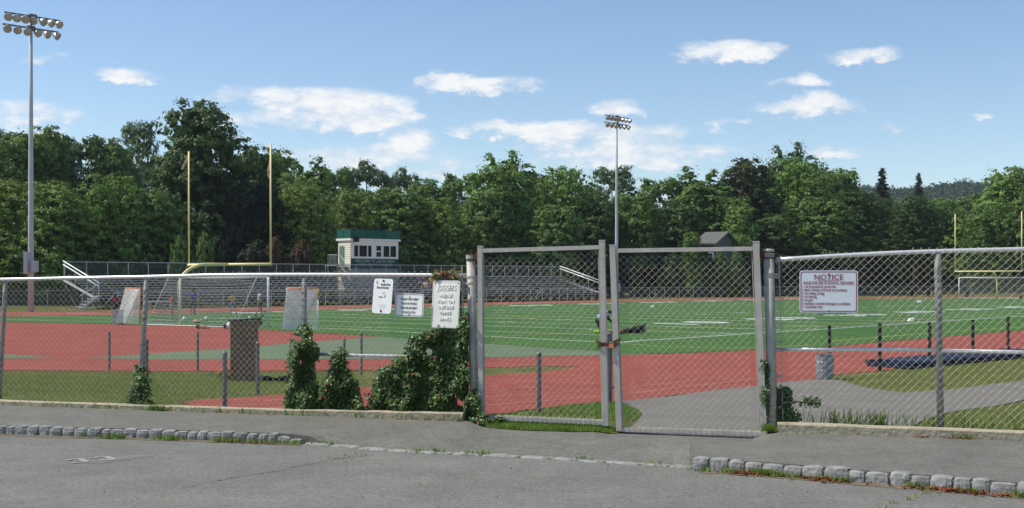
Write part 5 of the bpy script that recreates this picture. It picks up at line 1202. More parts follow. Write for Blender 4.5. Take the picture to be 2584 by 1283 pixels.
# ================================================================ HOUSES BEYOND THE TREES
def house(px, Y, wpx, eave_y, ridge_y, lab, yaw, wallm, depth=9, chim=None, base=-.7):
    c = at(px, eave_y, Y); c.z = base; root = empty('house', c, lab, 'house'); w_ = wpx/F*Y; ze = zat(eave_y, Y); zr_ = zat(ridge_y, Y); d = Vector((math.cos(yaw), math.sin(yaw), 0)); q = Vector((-d.y, d.x, 0)); m = MB()
    A = [c-d*w_/2, c+d*w_/2, c+d*w_/2+q*depth, c-d*w_/2+q*depth]
    for a, b in zip(A, A[1:]+A[:1]): m.face([Vector((a.x, a.y, base)), Vector((b.x, b.y, base)), Vector((b.x, b.y, ze)), Vector((a.x, a.y, ze))])
    for s in (0, 1):
        e0_, e1_ = (A[0], A[3]) if s == 0 else (A[1], A[2]); md = (e0_+e1_)/2; m.face([Vector((e0_.x, e0_.y, ze)), Vector((e1_.x, e1_.y, ze)), Vector((md.x, md.y, zr_))])
    W2(m.build('wall', wallm), root); r = MB(); ov = .5
    f0, f1, b0, b1 = A[0]-d*ov-q*ov, A[1]+d*ov-q*ov, A[3]-d*ov+q*ov, A[2]+d*ov+q*ov; r0, r1 = (A[0]+A[3])/2-d*ov, (A[1]+A[2])/2+d*ov; zo = ze-.15
    for a, b in ((f0, f1), (b1, b0)):
        c_, e_ = (r0, r1) if a is f0 else (r1, r0)
        top = [Vector((a.x, a.y, zo)), Vector((b.x, b.y, zo)), Vector((e_.x, e_.y, zr_+.1)), Vector((c_.x, c_.y, zr_+.1))]; r.face(top); r.face([p-ZU*.2 for p in top][::-1]); r.face([top[0]-ZU*.2, top[1]-ZU*.2, top[1], top[0]])
        r.face([top[1]-ZU*.2, top[2]-ZU*.2, top[2], top[1]]); r.face([top[3]-ZU*.2, top[0]-ZU*.2, top[0], top[3]])
    ro = W2(r.build('roof', M['roof']), root)
    for k in (.3, .7):
        wm_ = MB(); p = A[0].lerp(A[1], k)-q*.05; wm_.box(p+ZU*(ze-1.3), (1.1, .12, 1.4), (d, q, ZU)); fo = W2(wm_.build('window', M['white']), root); wp = MB(); wp.box(p-q*.07+ZU*(ze-1.3), (.9, .03, 1.2), (d, q, ZU)); g = wp.build('pane', M['glass']); g.parent = fo
    if chim:
        m = MB(); p = A[0].lerp(A[1], chim)-q*.0+q*depth*.12; m.box(Vector((p.x, p.y, (ze+zr_)/2+.3)), (1.1, .9, (zr_-ze)+2.4), (d, q, ZU)); W2(m.build('chimney', M['brick']), root)
    return root
house(1782, 149, 44, 611, 585, 'grey green gabled house glimpsed between trees above the right gate', R(-32), M['gwall'], depth=7)
house(1850, 205, 60, 603, 588, 'second grey roofed house further behind the bright small tree', R(10), M['gwall'], depth=8)
house(1300, 215, 60, 622, 596, 'pale house mostly hidden by trees above the left gate', R(-20), M['cream'], depth=9)
house(2440, 300, 60, 697, 676, 'small white house beside the far drive near the right goalpost', R(5), M['white'], depth=8)
# ================================================================ TREES
def crown_mesh(name, lobes, n_cl, per, leaf, seed, hole=.0, fill=1.0):
    """lobes: (x,y,z,rx,ry,rz); leaf tufts on the outer shell of every lobe, larger sprays inside that close the crown"""
    rnd = random.Random(seed); V_ = []; F_ = []
    vol = [l[3]*l[4]+l[4]*l[5]+l[3]*l[5] for l in lobes]; tv = sum(vol)
    def quad(p, nrm, s):
        a = nrm.cross(Vector((rnd.random()-.5, rnd.random()-.5, rnd.random()-.5))).normalized(); b = nrm.cross(a); i = len(V_)
        V_.extend((tuple(p-a*s), tuple(p+b*s*.6-nrm*s*.15), tuple(p+a*s), tuple(p-b*s*.6-nrm*s*.15))); F_.append((i, i+1, i+2, i+3))
    for l, v in zip(lobes, vol):
        lc = Vector(l[:3])
        for _ in range(int(n_cl*v/tv)):
            d = Vector((rnd.gauss(0, 1), rnd.gauss(0, 1), rnd.gauss(.15, 1))).normalized()
            rr = rnd.uniform(.80, 1.04); c = Vector((l[0]+d.x*l[3]*rr, l[1]+d.y*l[4]*rr, l[2]+d.z*l[5]*rr))
            if noise.noise(c*.8+Vector((seed, 0, 0))) < -.32+hole: continue
            cr_ = rnd.uniform(.35, .8)
            for k in range(per):
                e = Vector((rnd.gauss(0, 1), rnd.gauss(0, 1), rnd.gauss(0, .6)))*cr_*.5; nrm = (d*.9+e*.6+Vector((rnd.gauss(0, .42), rnd.gauss(0, .42), rnd.gauss(.35, .4)))).normalized(); quad(c+e, nrm, leaf*rnd.uniform(.55, 1.3))
        for _ in range(int(900*fill*v/tv)):
            d = Vector((rnd.gauss(0, 1), rnd.gauss(0, 1), rnd.gauss(0, 1))).normalized(); rr = rnd.uniform(.2, .74); quad(Vector((l[0]+d.x*l[3]*rr, l[1]+d.y*l[4]*rr, l[2]+d.z*l[5]*rr)), (d+Vector((rnd.gauss(0, .5), rnd.gauss(0, .5), rnd.gauss(0, .5)))).normalized(), rnd.uniform(.45, .85))
    me = bpy.data.meshes.new(name); me.from_pydata(V_, [], F_); me.materials.append(M['leaf']); return me
def trunk_mesh(name, H, r, seed, limbs=7, spread=3.0, z0=.25):
    rnd = random.Random(seed); m = MB(); bend = [Vector((noise.noise(Vector((seed, z*.2, 0)))*.6, noise.noise(Vector((seed, z*.2, 9)))*.6, z)) for z in [H*i/8 for i in range(9)]]
    bend[0] = Vector((0, 0, -.3)); m.tube(bend, [r*(1.25 if i == 0 else 1-.1*i) for i in range(9)], 9)
    for k in range(limbs):
        t = rnd.uniform(z0, .9); a = rnd.uniform(0, 6.28); i = min(7, int(t*8)); p = bend[i].lerp(bend[i+1], t*8-i); L_ = spread*(1.15-t*.7)
        q = [p, p+Vector((math.cos(a), math.sin(a), .7))*L_*.4, p+Vector((math.cos(a+.2), math.sin(a+.2), .95))*L_*.75, p+Vector((math.cos(a+.1), math.sin(a+.1), 1.2))*L_]; m.tube(q, [r*.42*(1.1-t*.6), r*.3*(1-t*.5), r*.16, r*.05], 6)
    me = bpy.data.meshes.new(name); me.from_pydata(m.v, [], m.f); me.materials.append(M['bark']); return me
# prototypes are modelled 20 m tall
def lobeset(seed, n, H, W, z0, flat=.8, shape=.5, spikes=0):
    """lobes fill an egg shaped crown; shape = where the widest point is"""
    rnd = random.Random(seed); L_ = []
    for k in range(n):
        t = (k+.5)/n; t = t+rnd.uniform(-.5, .5)/n; z = z0+(H-z0)*t
        w_ = math.sqrt(max(0, 1-((t-shape)/(1-shape if t > shape else shape*1.35))**2)); a = k*2.4+rnd.uniform(-.6, .6); s = W*rnd.uniform(.17, .27)*(.55+.45*w_)
        rr = max(0, (W*.5-s)*w_)*rnd.uniform(.55, 1.12); L_.append((math.cos(a)*rr, math.sin(a)*rr, min(z, H-s*flat*.8), s, s, s*flat*rnd.uniform(.85, 1.15)))
    for k in range(spikes):
        a = k*2.1; r_ = W*.22*rnd.uniform(.2, 1); L_.append((math.cos(a)*r_, math.sin(a)*r_, H-rnd.uniform(-.6, 1.2), W*.07, W*.07, W*.13))
    return L_
PR = {}; PB = {}
def proto(k, lobes, n_cl, per, leaf, seed, th, tr, **kw):
    PR[k] = (crown_mesh('crown', lobes, n_cl, per, leaf, seed, **kw), trunk_mesh('trunk', th, tr, seed))
proto('oak', lobeset(1, 30, 20, 14, 1.5, shape=.58), 1250, 26, .24, 1, 16, .42)
proto('round', lobeset(2, 30, 20, 18, 1.5, flat=.85, shape=.55), 1350, 26, .24, 2, 14, .40)
proto('tall', lobeset(3, 28, 20, 9.5, 1.0, flat=1.1, shape=.55), 1000, 26, .23, 3, 17, .36)
proto('loose', lobeset(4, 28, 20, 13, 2.0, flat=.62, shape=.6, spikes=1), 1000, 24, .24, 4, 17, .36, hole=.05, fill=.7)
proto('broken', lobeset(5, 28, 18.6, 13, 1.0, shape=.5)+[(-1.6, 0, 18.6, 1.2, 1.2, 1.9), (1.3, .4, 19.4, 1.2, 1.2, 1.9), (3.4, 0, 17.6, 1.2, 1.2, 1.6), (-3.6, 0, 16.6, 1.3, 1.3, 1.4)], 1250, 26, .23, 5, 18, .4)
proto('vase', [(x*1.0, y, z, 2.3, 2.3, 1.5) for x, y, z in ((-4.5, 0, 14), (-2.2, 1, 17), (.5, 0, 18.4), (3.2, -1, 17.2), (5.2, 0, 14.5), (-3, -2, 11), (2.8, 2, 11.5), (0, 0, 14), (-5.5, 0, 10.5), (5.8, 0, 10.8), (0, -2.5, 9.5), (-1.5, 2, 7), (2, -1, 6.5), (0, 0, 4))], 900, 24, .24, 6, 17, .4, hole=.02, fill=.4)
def spruce():
    rnd = random.Random(11); V_ = []; F_ = []
    for k in range(62):
        z = 19.8-k*.30; rad = .3+(20-z)*.30*rnd.uniform(.8, 1.15); nb_ = 6+k//4
        for j in range(nb_):
            a = rnd.uniform(0, 6.28); L_ = rad*rnd.uniform(.7, 1.1)
            for s in range(int(5+L_*5)):
                t = rnd.uniform(.15, 1); p = Vector((math.cos(a)*L_*t, math.sin(a)*L_*t, z-L_*t*.30+.12*L_*t*t+rnd.uniform(-.25, .05)))+Vector((rnd.gauss(0, .12), rnd.gauss(0, .12), 0))
                d = Vector((math.cos(a+rnd.uniform(-.8, .8)), math.sin(a+rnd.uniform(-.8, .8)), rnd.uniform(-.7, .1))).normalized(); b = d.cross(ZU).normalized(); w_ = .34*rnd.uniform(.6, 1.2); i = len(V_)
                V_ += [tuple(p-d*w_), tuple(p+b*w_*.4-ZU*.1), tuple(p+d*w_), tuple(p-b*w_*.4-ZU*.1)]; F_.append((i, i+1, i+2, i+3))
    me = bpy.data.meshes.new('crown'); me.from_pydata(V_, [], F_); me.materials.append(M['leaf']); return me
PR['spruce'] = (spruce(), trunk_mesh('trunk', 19.5, .3, 12, limbs=0))
PR['bush'] = (crown_mesh('crown', [(rx, ry, rz, 3.4, 3, 3.2) for rx, ry, rz in ((-7, 0, 3), (-2.5, 1, 5), (2.5, -1, 4.2), (7, 0, 3.2), (0, 0, 1.8), (-5, -1, 6.5), (5, 1, 7))], 900, 22, .30, 21), trunk_mesh('trunk', 5, .2, 22, limbs=5, spread=3))
NT = [0]
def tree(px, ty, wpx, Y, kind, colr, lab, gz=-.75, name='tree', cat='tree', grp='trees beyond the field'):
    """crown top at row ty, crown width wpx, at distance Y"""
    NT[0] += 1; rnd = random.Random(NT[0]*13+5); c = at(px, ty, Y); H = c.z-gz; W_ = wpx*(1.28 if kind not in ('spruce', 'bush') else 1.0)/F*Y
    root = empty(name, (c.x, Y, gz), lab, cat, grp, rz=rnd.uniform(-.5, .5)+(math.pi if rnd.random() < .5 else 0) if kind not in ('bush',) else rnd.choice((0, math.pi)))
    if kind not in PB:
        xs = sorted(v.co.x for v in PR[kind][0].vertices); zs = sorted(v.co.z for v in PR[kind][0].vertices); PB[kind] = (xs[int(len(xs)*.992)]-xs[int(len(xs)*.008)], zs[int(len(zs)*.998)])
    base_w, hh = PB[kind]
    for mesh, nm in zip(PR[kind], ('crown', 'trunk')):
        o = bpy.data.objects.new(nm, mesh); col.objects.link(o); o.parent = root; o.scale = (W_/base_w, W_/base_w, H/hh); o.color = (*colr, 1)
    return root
DK = (.078, .134, .036); MD = (.118, .202, .046); BR = (.145, .250, .052); YL = (.152, .228, .046); BL_ = (.110, .178, .080); VD = (.026, .040, .016)  # VD: dark spruce foliage, also deep tree line shade put into leaf colour
TR = [
 # px, top, width, dist, kind, colour, label
 (-90, 300, 230, 112, 'round', YL, 'yellow green tree cut by the left edge of the picture'),
 (60, 340, 150, 120, 'oak', MD, 'green tree right behind the left floodlight pole'),
 (22, 338, 120, 134, 'oak', DK, 'dark treetop left of the floodlight pole, behind the yellow green tree'),
 (125, 322, 130, 126, 'oak', MD, 'rounded treetop just right of the left floodlight pole'),
 (205, 345, 120, 130, 'loose', DK, 'dark tree in the row between the left floodlight pole and the tallest tree'),
 (280, 352, 110, 140, 'oak', MD, 'mid green treetop below the pale distant tree at the left'),
 (350, 310, 95, 165, 'loose', BL_, 'pale bluish tree peeking over the row, left of the tallest tree'),
 (60, 455, 210, 106, 'round', YL, 'low yellow green tree in front at the far left'),
 (140, 470, 150, 104, 'oak', BR, 'bright tree low in front, right of the left floodlight pole'),
 (288, 445, 150, 108, 'round', BR, 'bright green rounded tree in front, left of the left goalpost upright'),
 (385, 480, 120, 110, 'oak', MD, 'mid green tree between the bright rounded tree and the goalpost'),
 (500, 258, 190, 122, 'oak', DK, 'tallest dark oak rising behind the left goalpost upright'),
 (455, 400, 150, 124, 'tall', DK, 'dark left shoulder of foliage against the tallest oak'),
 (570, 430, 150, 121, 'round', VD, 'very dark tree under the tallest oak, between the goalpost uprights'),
 (640, 372, 130, 135, 'oak', DK, 'dark tree between the tallest oak and the right goalpost upright'),
 (700, 380, 110, 150, 'oak', MD, 'treetop just behind the top of the right goalpost upright'),
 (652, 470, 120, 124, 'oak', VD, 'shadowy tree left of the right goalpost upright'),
 (775, 404, 130, 142, 'broken', MD, 'spiky topped tree right of the right goalpost upright'),
 (762, 465, 150, 126, 'round', YL, 'olive green rounded tree right of the goalpost'),
 (845, 425, 90, 150, 'loose', MD, 'loose tree between the spiky treetop and the domed tree'),
 (925, 408, 150, 178, 'vase', BL_, 'domed airy tree above the press box, sky showing under its crown'),
 (1010, 425, 110, 182, 'vase', BL_, 'airy pale tree right of the domed tree'),
 (905, 480, 150, 136, 'round', YL, 'olive tree right behind the press box roof screen'),
 (1000, 478, 150, 138, 'oak', MD, 'green tree right of the press box'),
 (1080, 455, 120, 150, 'oak', MD, 'green treetop between the airy pale tree and the tall leafy one'),
 (1100, 500, 130, 137, 'round', YL, 'olive green tree in front, left of the left gate'),
 (1165, 440, 100, 156, 'loose', MD, 'treetop left of the tall tree above the left gate'),
 (1268, 386, 150, 146, 'broken', BR, 'tall leafy tree above the left gate leaf'),
 (1240, 470, 130, 142, 'oak', MD, 'lower tree in front of the tall one above the left gate'),
 (1345, 440, 90, 160, 'tall', DK, 'dark narrow tree between two bright crowns above the left gate'),
 (1425, 424, 150, 150, 'round', BR, 'broad bright tree above the right half of the left gate'),
 (1395, 520, 110, 141, 'oak', MD, 'low green tree above the left gate, behind the stand'),
 (1545, 422, 110, 160, 'loose', BL_, 'bluish tree right behind the middle floodlight pole'),
 (1500, 500, 110, 148, 'oak', DK, 'dark lower tree left of the middle floodlight pole'),
 (1600, 490, 110, 150, 'loose', MD, 'loose lower tree right of the middle floodlight pole'),
 (1665, 452, 110, 165, 'loose', MD, 'treetop between the middle floodlight pole and the two headed tree'),
 (1765, 428, 150, 165, 'broken', MD, 'tree with a flat bright head above the gabled house'),
 (1710, 520, 110, 160, 'loose', DK, 'dark loose tree left of the gabled house'),
 (1880, 402, 140, 168, 'oak', (.050, .066, .022), 'very dark maple with an orange tinge right of the gabled house'),
 (1868, 505, 70, 158, 'tall', BR, 'small bright narrow tree in front of the very dark maple'),
 (1870, 590, 70, 155, 'round', BR, 'lowest bright bushy tree over the right gate leaf'),
 (1990, 366, 130, 178, 'broken', BL_, 'tallest tree at the right with three bluish leaders'),
 (2015, 405, 170, 170, 'round', BR, 'broad bright green tree in front of the three leader tree'),
 (2060, 500, 140, 165, 'oak', MD, 'lower green tree behind the notice sign'),
 (2115, 430, 100, 178, 'tall', MD, 'narrow tree at the right shoulder of the broad bright tree'),
 (1748, 588, 44, 145, 'tall', MD, 'small tree hiding the left end of the gabled house'),
 (1955, 540, 120, 160, 'oak', DK, 'dark low tree above the round terminal post'),
 (2226, 430, 130, 215, 'spruce', VD, 'dark spruce standing left of the other one at the right'),
 (2318, 442, 95, 300, 'spruce', VD, 'distant small spruce on the skyline at the right'),
 (2190, 520, 110, 190, 'oak', DK, 'dark tree below the left spruce'),
 (2340, 505, 170, 200, 'round', MD, 'wide green tree between the distant spruce and the far goalpost'),
 (2425, 545, 120, 195, 'round', BR, 'bright tree behind the left upright of the far goalpost'),
 (2555, 425, 140, 190, 'oak', BR, 'big tree at the right edge behind the far goalpost'),
 (2510, 520, 120, 185, 'round', MD, 'green tree in front of the big one at the right edge'),
 (2700, 400, 200, 180, 'round', MD, 'tree beyond the right edge'),
 (2395, 500, 110, 215, 'loose', MD, 'loose green tree filling the gap right of the distant small spruce'),
 (2470, 492, 110, 220, 'oak', MD, 'green tree between the far goalpost uprights'),
 (2160, 478, 90, 205, 'oak', MD, 'green tree just left of the left spruce'),
 (2290, 570, 120, 198, 'oak', DK, 'dark tree low behind the notice fence top rail'),
]
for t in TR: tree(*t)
# saplings and shrubs that close the foot of the tree line
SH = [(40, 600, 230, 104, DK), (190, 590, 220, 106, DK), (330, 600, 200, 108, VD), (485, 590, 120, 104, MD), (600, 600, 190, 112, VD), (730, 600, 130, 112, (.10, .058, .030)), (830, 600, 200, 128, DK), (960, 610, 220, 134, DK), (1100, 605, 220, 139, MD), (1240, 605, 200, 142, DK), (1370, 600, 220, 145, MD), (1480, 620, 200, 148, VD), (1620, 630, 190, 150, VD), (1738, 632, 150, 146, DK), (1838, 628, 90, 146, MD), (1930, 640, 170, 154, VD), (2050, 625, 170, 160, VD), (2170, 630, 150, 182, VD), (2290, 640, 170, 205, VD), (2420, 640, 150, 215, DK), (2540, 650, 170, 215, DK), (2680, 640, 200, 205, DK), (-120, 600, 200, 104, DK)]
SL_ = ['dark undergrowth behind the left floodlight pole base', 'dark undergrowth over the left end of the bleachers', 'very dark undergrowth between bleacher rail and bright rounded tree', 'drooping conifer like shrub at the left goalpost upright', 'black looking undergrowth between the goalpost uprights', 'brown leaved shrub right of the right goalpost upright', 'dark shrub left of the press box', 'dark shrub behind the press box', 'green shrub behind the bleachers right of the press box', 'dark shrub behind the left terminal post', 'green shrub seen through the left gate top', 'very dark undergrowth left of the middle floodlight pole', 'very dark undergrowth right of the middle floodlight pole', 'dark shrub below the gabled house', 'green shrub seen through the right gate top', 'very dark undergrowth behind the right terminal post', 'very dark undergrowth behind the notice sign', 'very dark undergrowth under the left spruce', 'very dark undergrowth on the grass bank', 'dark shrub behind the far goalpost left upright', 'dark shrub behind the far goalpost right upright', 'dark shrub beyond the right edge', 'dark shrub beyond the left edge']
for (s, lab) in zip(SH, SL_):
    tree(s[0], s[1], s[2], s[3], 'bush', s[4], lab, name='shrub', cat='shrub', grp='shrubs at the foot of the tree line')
# bright leafy scrub just behind the far fence seen through the right gate, trunks on the bank
for (px, ty, by, Y, r, lab) in [(2177, 690, 722, 176, .35, 'bare dark trunk on the grass bank beside the notice sign'), (2226, 690, 720, 190, .3, 'bare dark trunk on the grass bank, second from the notice sign'), (2310, 690, 724, 182, .4, 'bare dark trunk on the grass bank left of the line post'), (2332, 690, 724, 196, .4, 'bare dark trunk right behind the line post')]:
    b = at(px, by, Y); t = MB(); t.tube([b-ZU*1.5, b+ZU*3, b+Vector((.2, 0, 9))], [r*1.2, r, r*.7], 8); root = empty('tree', b, lab, 'tree', 'bare trunks on the bank'); W2(t.build('trunk', M['bark'], smooth=True), root); o = bpy.data.objects.new('crown', PR['round'][0]); col.objects.link(o); o.parent = root; o.scale = (.5, .5, .4); o.location = (0, 0, 5.5); o.color = (*DK, 1)
# wooded hill far behind on the right
hv = []; hf = []; rnd = random.Random(77); hx0, hx1 = 2050, 3100
hill = MB(); nx = 60; ny = 8; gv = []
def hilltop(px): return 486-20*math.exp(-((px-2440)/110)**2)-8*math.exp(-((px-2180)/60)**2)+8*noise.noise(Vector((px*.02, 3, 0)))+ (40*max(0, (2120-px)/100))
for j in range(ny+1):
    for i in range(nx+1):
        px = hx0+(hx1-hx0)*i/nx; Y = 480+j*40; t = j/ny; ht = zat(hilltop(px)+14, 800); x = (px-CX)/F*Y; gv.append((x, Y, -2+(ht+2)*(t*t*(3-2*t))))
hill.v = gv
for j in range(ny):
    for i in range(nx): a = j*(nx+1)+i; hill.f.append((a, a+1, a+nx+2, a+nx+1)); hill.mi.append(0)
tag(hill.build('hill', M['lawn'], smooth=True), kind='structure')
fv = []; ff_ = []
for k in range(5200):
    px = rnd.uniform(hx0, 2900); t = rnd.uniform(.35, 1.0)**.6; Y = 480+320*t; ht = zat(hilltop(px)+14, 800); z0 = -2+(ht+2)*(t*t*(3-2*t)); c = Vector(((px-CX)/F*Y, Y, z0+rnd.uniform(0, 5)*(.6+.6*noise.noise(Vector((px*.05, t*9, 1))))))
    for _ in range(9):
        p = c+Vector((rnd.gauss(0, 1.8), rnd.gauss(0, 1.8), rnd.gauss(0, 1.3))); nrm = Vector((rnd.gauss(0, .6), rnd.gauss(-.5, .5), rnd.gauss(.6, .4))).normalized(); a = nrm.cross(Vector((1, rnd.random(), rnd.random()))).normalized(); b = nrm.cross(a); s = rnd.uniform(.5, 1.1); i = len(fv)
        fv += [tuple(p-a*s), tuple(p+b*s*.7), tuple(p+a*s), tuple(p-b*s*.7)]; ff_.append((i, i+1, i+2, i+3))
me = bpy.data.meshes.new('distant_forest'); me.from_pydata(fv, [], ff_); me.materials.append(M['leaf']); o = bpy.data.objects.new('distant_forest', me); col.objects.link(o); o.color = (.035, .07, .035, 1); o['kind'] = 'stuff'

# ================================================================ IVY ON THE FENCE
def inpoly(x, y, P):
    c = False; n = len(P); j = n-1
    for i in range(n):
        if ((P[i][1] > y) != (P[j][1] > y)) and (x < (P[j][0]-P[i][0])*(y-P[i][1])/(P[j][1]-P[i][1]+1e-9)+P[i][0]): c = not c
        j = i
    return c
def leafshape(mb, p, a, b, nrm, s):
    mb.face([p-a*s*.9, p-a*s*.35+b*s*.62-nrm*s*.1, p+a*s*.5+b*s*.42-nrm*s*.12, p+a*s*1.05-nrm*s*.25, p+a*s*.5-b*s*.42-nrm*s*.12, p-a*s*.35-b*s*.62-nrm*s*.1])
def ivy(polys, n, lab, off=(-.16, .10), size=(.012, .026), red=.02, stems=(), seed=1, name='ivy', hole=-.48):
    rnd = random.Random(seed); bx = (min(p[0] for P in polys for p in P), max(p[0] for P in polys for p in P), min(p[1] for P in polys for p in P), max(p[1] for P in polys for p in P))
    mb = MB(); rm = MB(); k = 0; tries = 0; n = int(n*2.4)
    while k < n and tries < n*12:
        tries += 1; x, y = rnd.uniform(bx[0], bx[1]), rnd.uniform(bx[2], bx[3])
        if not any(inpoly(x+rnd.gauss(0, 5), y+rnd.gauss(0, 5), P) for P in polys): continue
        if noise.noise(Vector((x*.030, y*.030, seed))) < hole: continue
        bulge = .5+.8*noise.noise(Vector((x*.02, y*.02, 5+seed)))
        p = onfence(x, rnd.uniform(off[0]*max(.15, bulge), off[1])); p.z = zat(y, p.y)
        if p.z < .1: p.z = .1+rnd.uniform(0, .04)
        nrm = (Vector((-.5, -.8, .75))+Vector((rnd.gauss(0, .5), rnd.gauss(0, .5), rnd.gauss(0, .45)))).normalized(); a = nrm.cross(Vector((rnd.gauss(0, 1), rnd.gauss(0, 1), rnd.gauss(0, 1)))).normalized(); a = (a-ZU*.5).normalized(); a = (a-nrm*a.dot(nrm)).normalized(); b = nrm.cross(a)
        leafshape(rm if rnd.random() < red else mb, p, a, b, nrm, rnd.uniform(*size)); k += 1
    c = onfence((bx[0]+bx[1])/2); root = empty(name, (c.x, c.y, .1), lab, 'climbing plant', 'ivy plants on the fence'); W2(mb.build('leaves', M['ivy']), root)
    if rm.f: W2(rm.build('turned_leaves', M['ivyred']), root)
    st_ = MB()
    for S_ in stems:
        P = []
        for (x, y) in S_: p = onfence(x+rnd.uniform(-2, 2), rnd.uniform(-.04, .0)); p.z = max(.1, zat(y, p.y)); P.append(p)
        st_.tube(P, [.010*(1-.6*i/len(P)) for i in range(len(P))], 5)
    if st_.f: W2(st_.build('stems', M['bark']), root)
ivy([[(748,838),(762,826),(775,840),(786,862),(800,880),(806,900),(790,912),(784,930),(792,955),(800,985),(806,1038),(718,1037),(716,1010),(724,985),(734,960),(733,935),(727,905),(742,890),(738,860)]], 2100, 'tall ivy column smothering the upright line post', stems=[[(765,1036),(760,950),(766,880),(764,835)], [(745,1036),(750,960),(742,890)]], seed=3)
ivy([[(838,905),(846,880),(862,876),(870,895),(872,925),(882,950),(900,975),(912,1000),(940,1010),(945,1038),(800,1038),(806,985),(822,960),(838,935)]], 1700, 'thin ivy plume between the ivy column and the big ivy mass', stems=[[(850,1036),(850,960),(855,885)]], seed=5)
ivy([[(950,960),(955,935),(985,925),(1000,905),(1022,900),(1032,875),(1045,850),(1066,845),(1090,842),(1092,830),(1130,832),(1160,830),(1166,800),(1182,788),(1182,1042),(936,1040),(940,985)]], 5600, 'big ivy mass below the joggers sign beside the gate post', stems=[[(1000,1038),(1010,960),(1040,880)], [(1100,1038),(1105,950),(1110,850)], [(1150,1040),(1160,940),(1172,800)]], seed=8, red=.03)
ivy([[(1090,694),(1100,682),(1115,690),(1130,680),(1150,688),(1162,706),(1140,710),(1095,708)]], 75, 'tuft of orange turned ivy leaves on top of the joggers sign', red=.45, seed=9, off=(-.10, .03), stems=[[(1165,800),(1163,740),(1150,700)], [(1163,740),(1120,697)]], hole=-1)
ivy([[(1168,1020),(1196,980),(1206,1030),(1222,1060),(1255,1072),(1285,1083),(1240,1084),(1190,1074),(1170,1062)]], 700, 'dark ivy foot creeping under the left gate leaf hinge', off=(-.28, .0), seed=10, stems=[[(1172,1060),(1200,1060),(1260,1078)]], hole=-1)
ivy([[(345,925),(358,920),(372,950),(372,985),(386,1024),(318,1028),(322,1000),(338,975)]], 560, 'small ivy clump at the foot of the leaning line post', seed=12, stems=[[(352,1025),(350,970),(355,925)]], hole=-.6)
ivy([[(1958,985),(1985,975),(1998,1000),(1992,1030),(2018,1060),(2012,1075),(1958,1078)], [(2020,1012),(2060,1010),(2072,1020),(2040,1022)]], 520, 'dark ivy clinging beside the round right terminal post', off=(-.03, .16), seed=14, stems=[[(1962,1075),(1965,1010),(1975,980)], [(1965,1020),(2010,1014),(2070,1018)]], hole=-.5)
ivy([[(1920,910),(1932,905),(1940,985),(1938,1040),(1925,1075),(1918,1020),(1926,960)]], 120, 'sparse sprigs of ivy in the gap before the right terminal post', off=(-.14, -.05), seed=15, stems=[[(1930,1080),(1928,1000),(1932,915)]], hole=-1)
ivy([[(760,820),(775,815),(790,850),(770,860)]], 60, 'few ivy shoots topping the ivy column', seed=16, hole=-1)

# ================================================================ GRASS, WEEDS, DEAD LEAVES
def blades(name, pts, h, m, seed, spread=.35, wd=.0035):
    rnd = random.Random(seed); V_ = []; F_ = []
    for p in pts:
        a = rnd.uniform(0, 6.28); l = rnd.uniform(.5, 1.2)*h; d = Vector((math.cos(a), math.sin(a), 0)); q = Vector((-d.y, d.x, 0))*wd*rnd.uniform(.7, 1.4); t = p+d*l*spread*rnd.uniform(.3, 1.3)+ZU*l; mid = p.lerp(t, .5)+ZU*l*.12; i = len(V_)
        V_ += [tuple(p-q), tuple(p+q), tuple(mid+q*.7), tuple(t), tuple(mid-q*.7)]; F_.append((i, i+1, i+2, i+3, i+4))
    me = bpy.data.meshes.new(name); me.from_pydata(V_, [], F_); me.materials.append(m); o = bpy.data.objects.new(name, me); col.objects.link(o); o['kind'] = 'stuff'; return o
def scatter(P, n, seed, keep=None):
    rnd = random.Random(seed); o = []; x0, x1 = min(p[0] for p in P), max(p[0] for p in P); y0, y1 = min(p[1] for p in P), max(p[1] for p in P); t = 0
    while len(o) < n and t < n*20:
        t += 1; x, y = rnd.uniform(x0, x1), rnd.uniform(y0, y1)
        if inpoly(x, y, P): o.append((x, y))
    return o
isw = [(p.x, p.y) for p in ipts]
blades('grass', [Vector((x, y, walk_z(x, y)+.004)) for x, y in scatter(isw, 7000, 31)], .045, M['grass'], 1)
def lawnpts(P, n, seed): 
    W = [tuple(gp(*p)[:2]) for p in P]; return [Vector((x, y, G(x, y)-.012)) for x, y in scatter(W, n, seed)]
blades('grass', lawnpts([(1222,1049),(1361,1036),(1445,1024),(1513,1018),(1572,1020),(1608,1037),(1618,1050),(1600,1064),(1225,1058)], 4200, 32), .055, M['grass'], 2)
LL = [(-30,937),(267,938),(582,939),(778,937),(900,945),(850,985),(718,993),(563,1004),(454,1014),(520,1030),(300,1027),(0,1016),(-30,1015)]
blades('lawn_grass', lawnpts(LL, 26000, 33), .034, M['grass'], 3, wd=.004); blades('lawn_grass', lawnpts(LL, 15000, 34), .034, M['drygrass'], 4, wd=.004)
LR1 = [(2112,962),(2200,984),(2275,994),(2357,989),(2467,977),(2600,962),(2600,903),(2450,915),(2292,935),(2150,950)]
LR2 = [(2600,1011),(2440,1036),(2379,1048),(2325,1068),(2300,1085),(2600,1098)]
for P, n, sd_ in ((LR1, 9000, 35), (LR2, 6500, 36)):
    blades('lawn_grass', lawnpts(P, n, sd_), .04, M['grass'], sd_, wd=.004); blades('lawn_grass', lawnpts(P, int(n*1.0), sd_+40), .04, M['drygrass'], sd_+1, wd=.004)
rnd = random.Random(5); wp = []
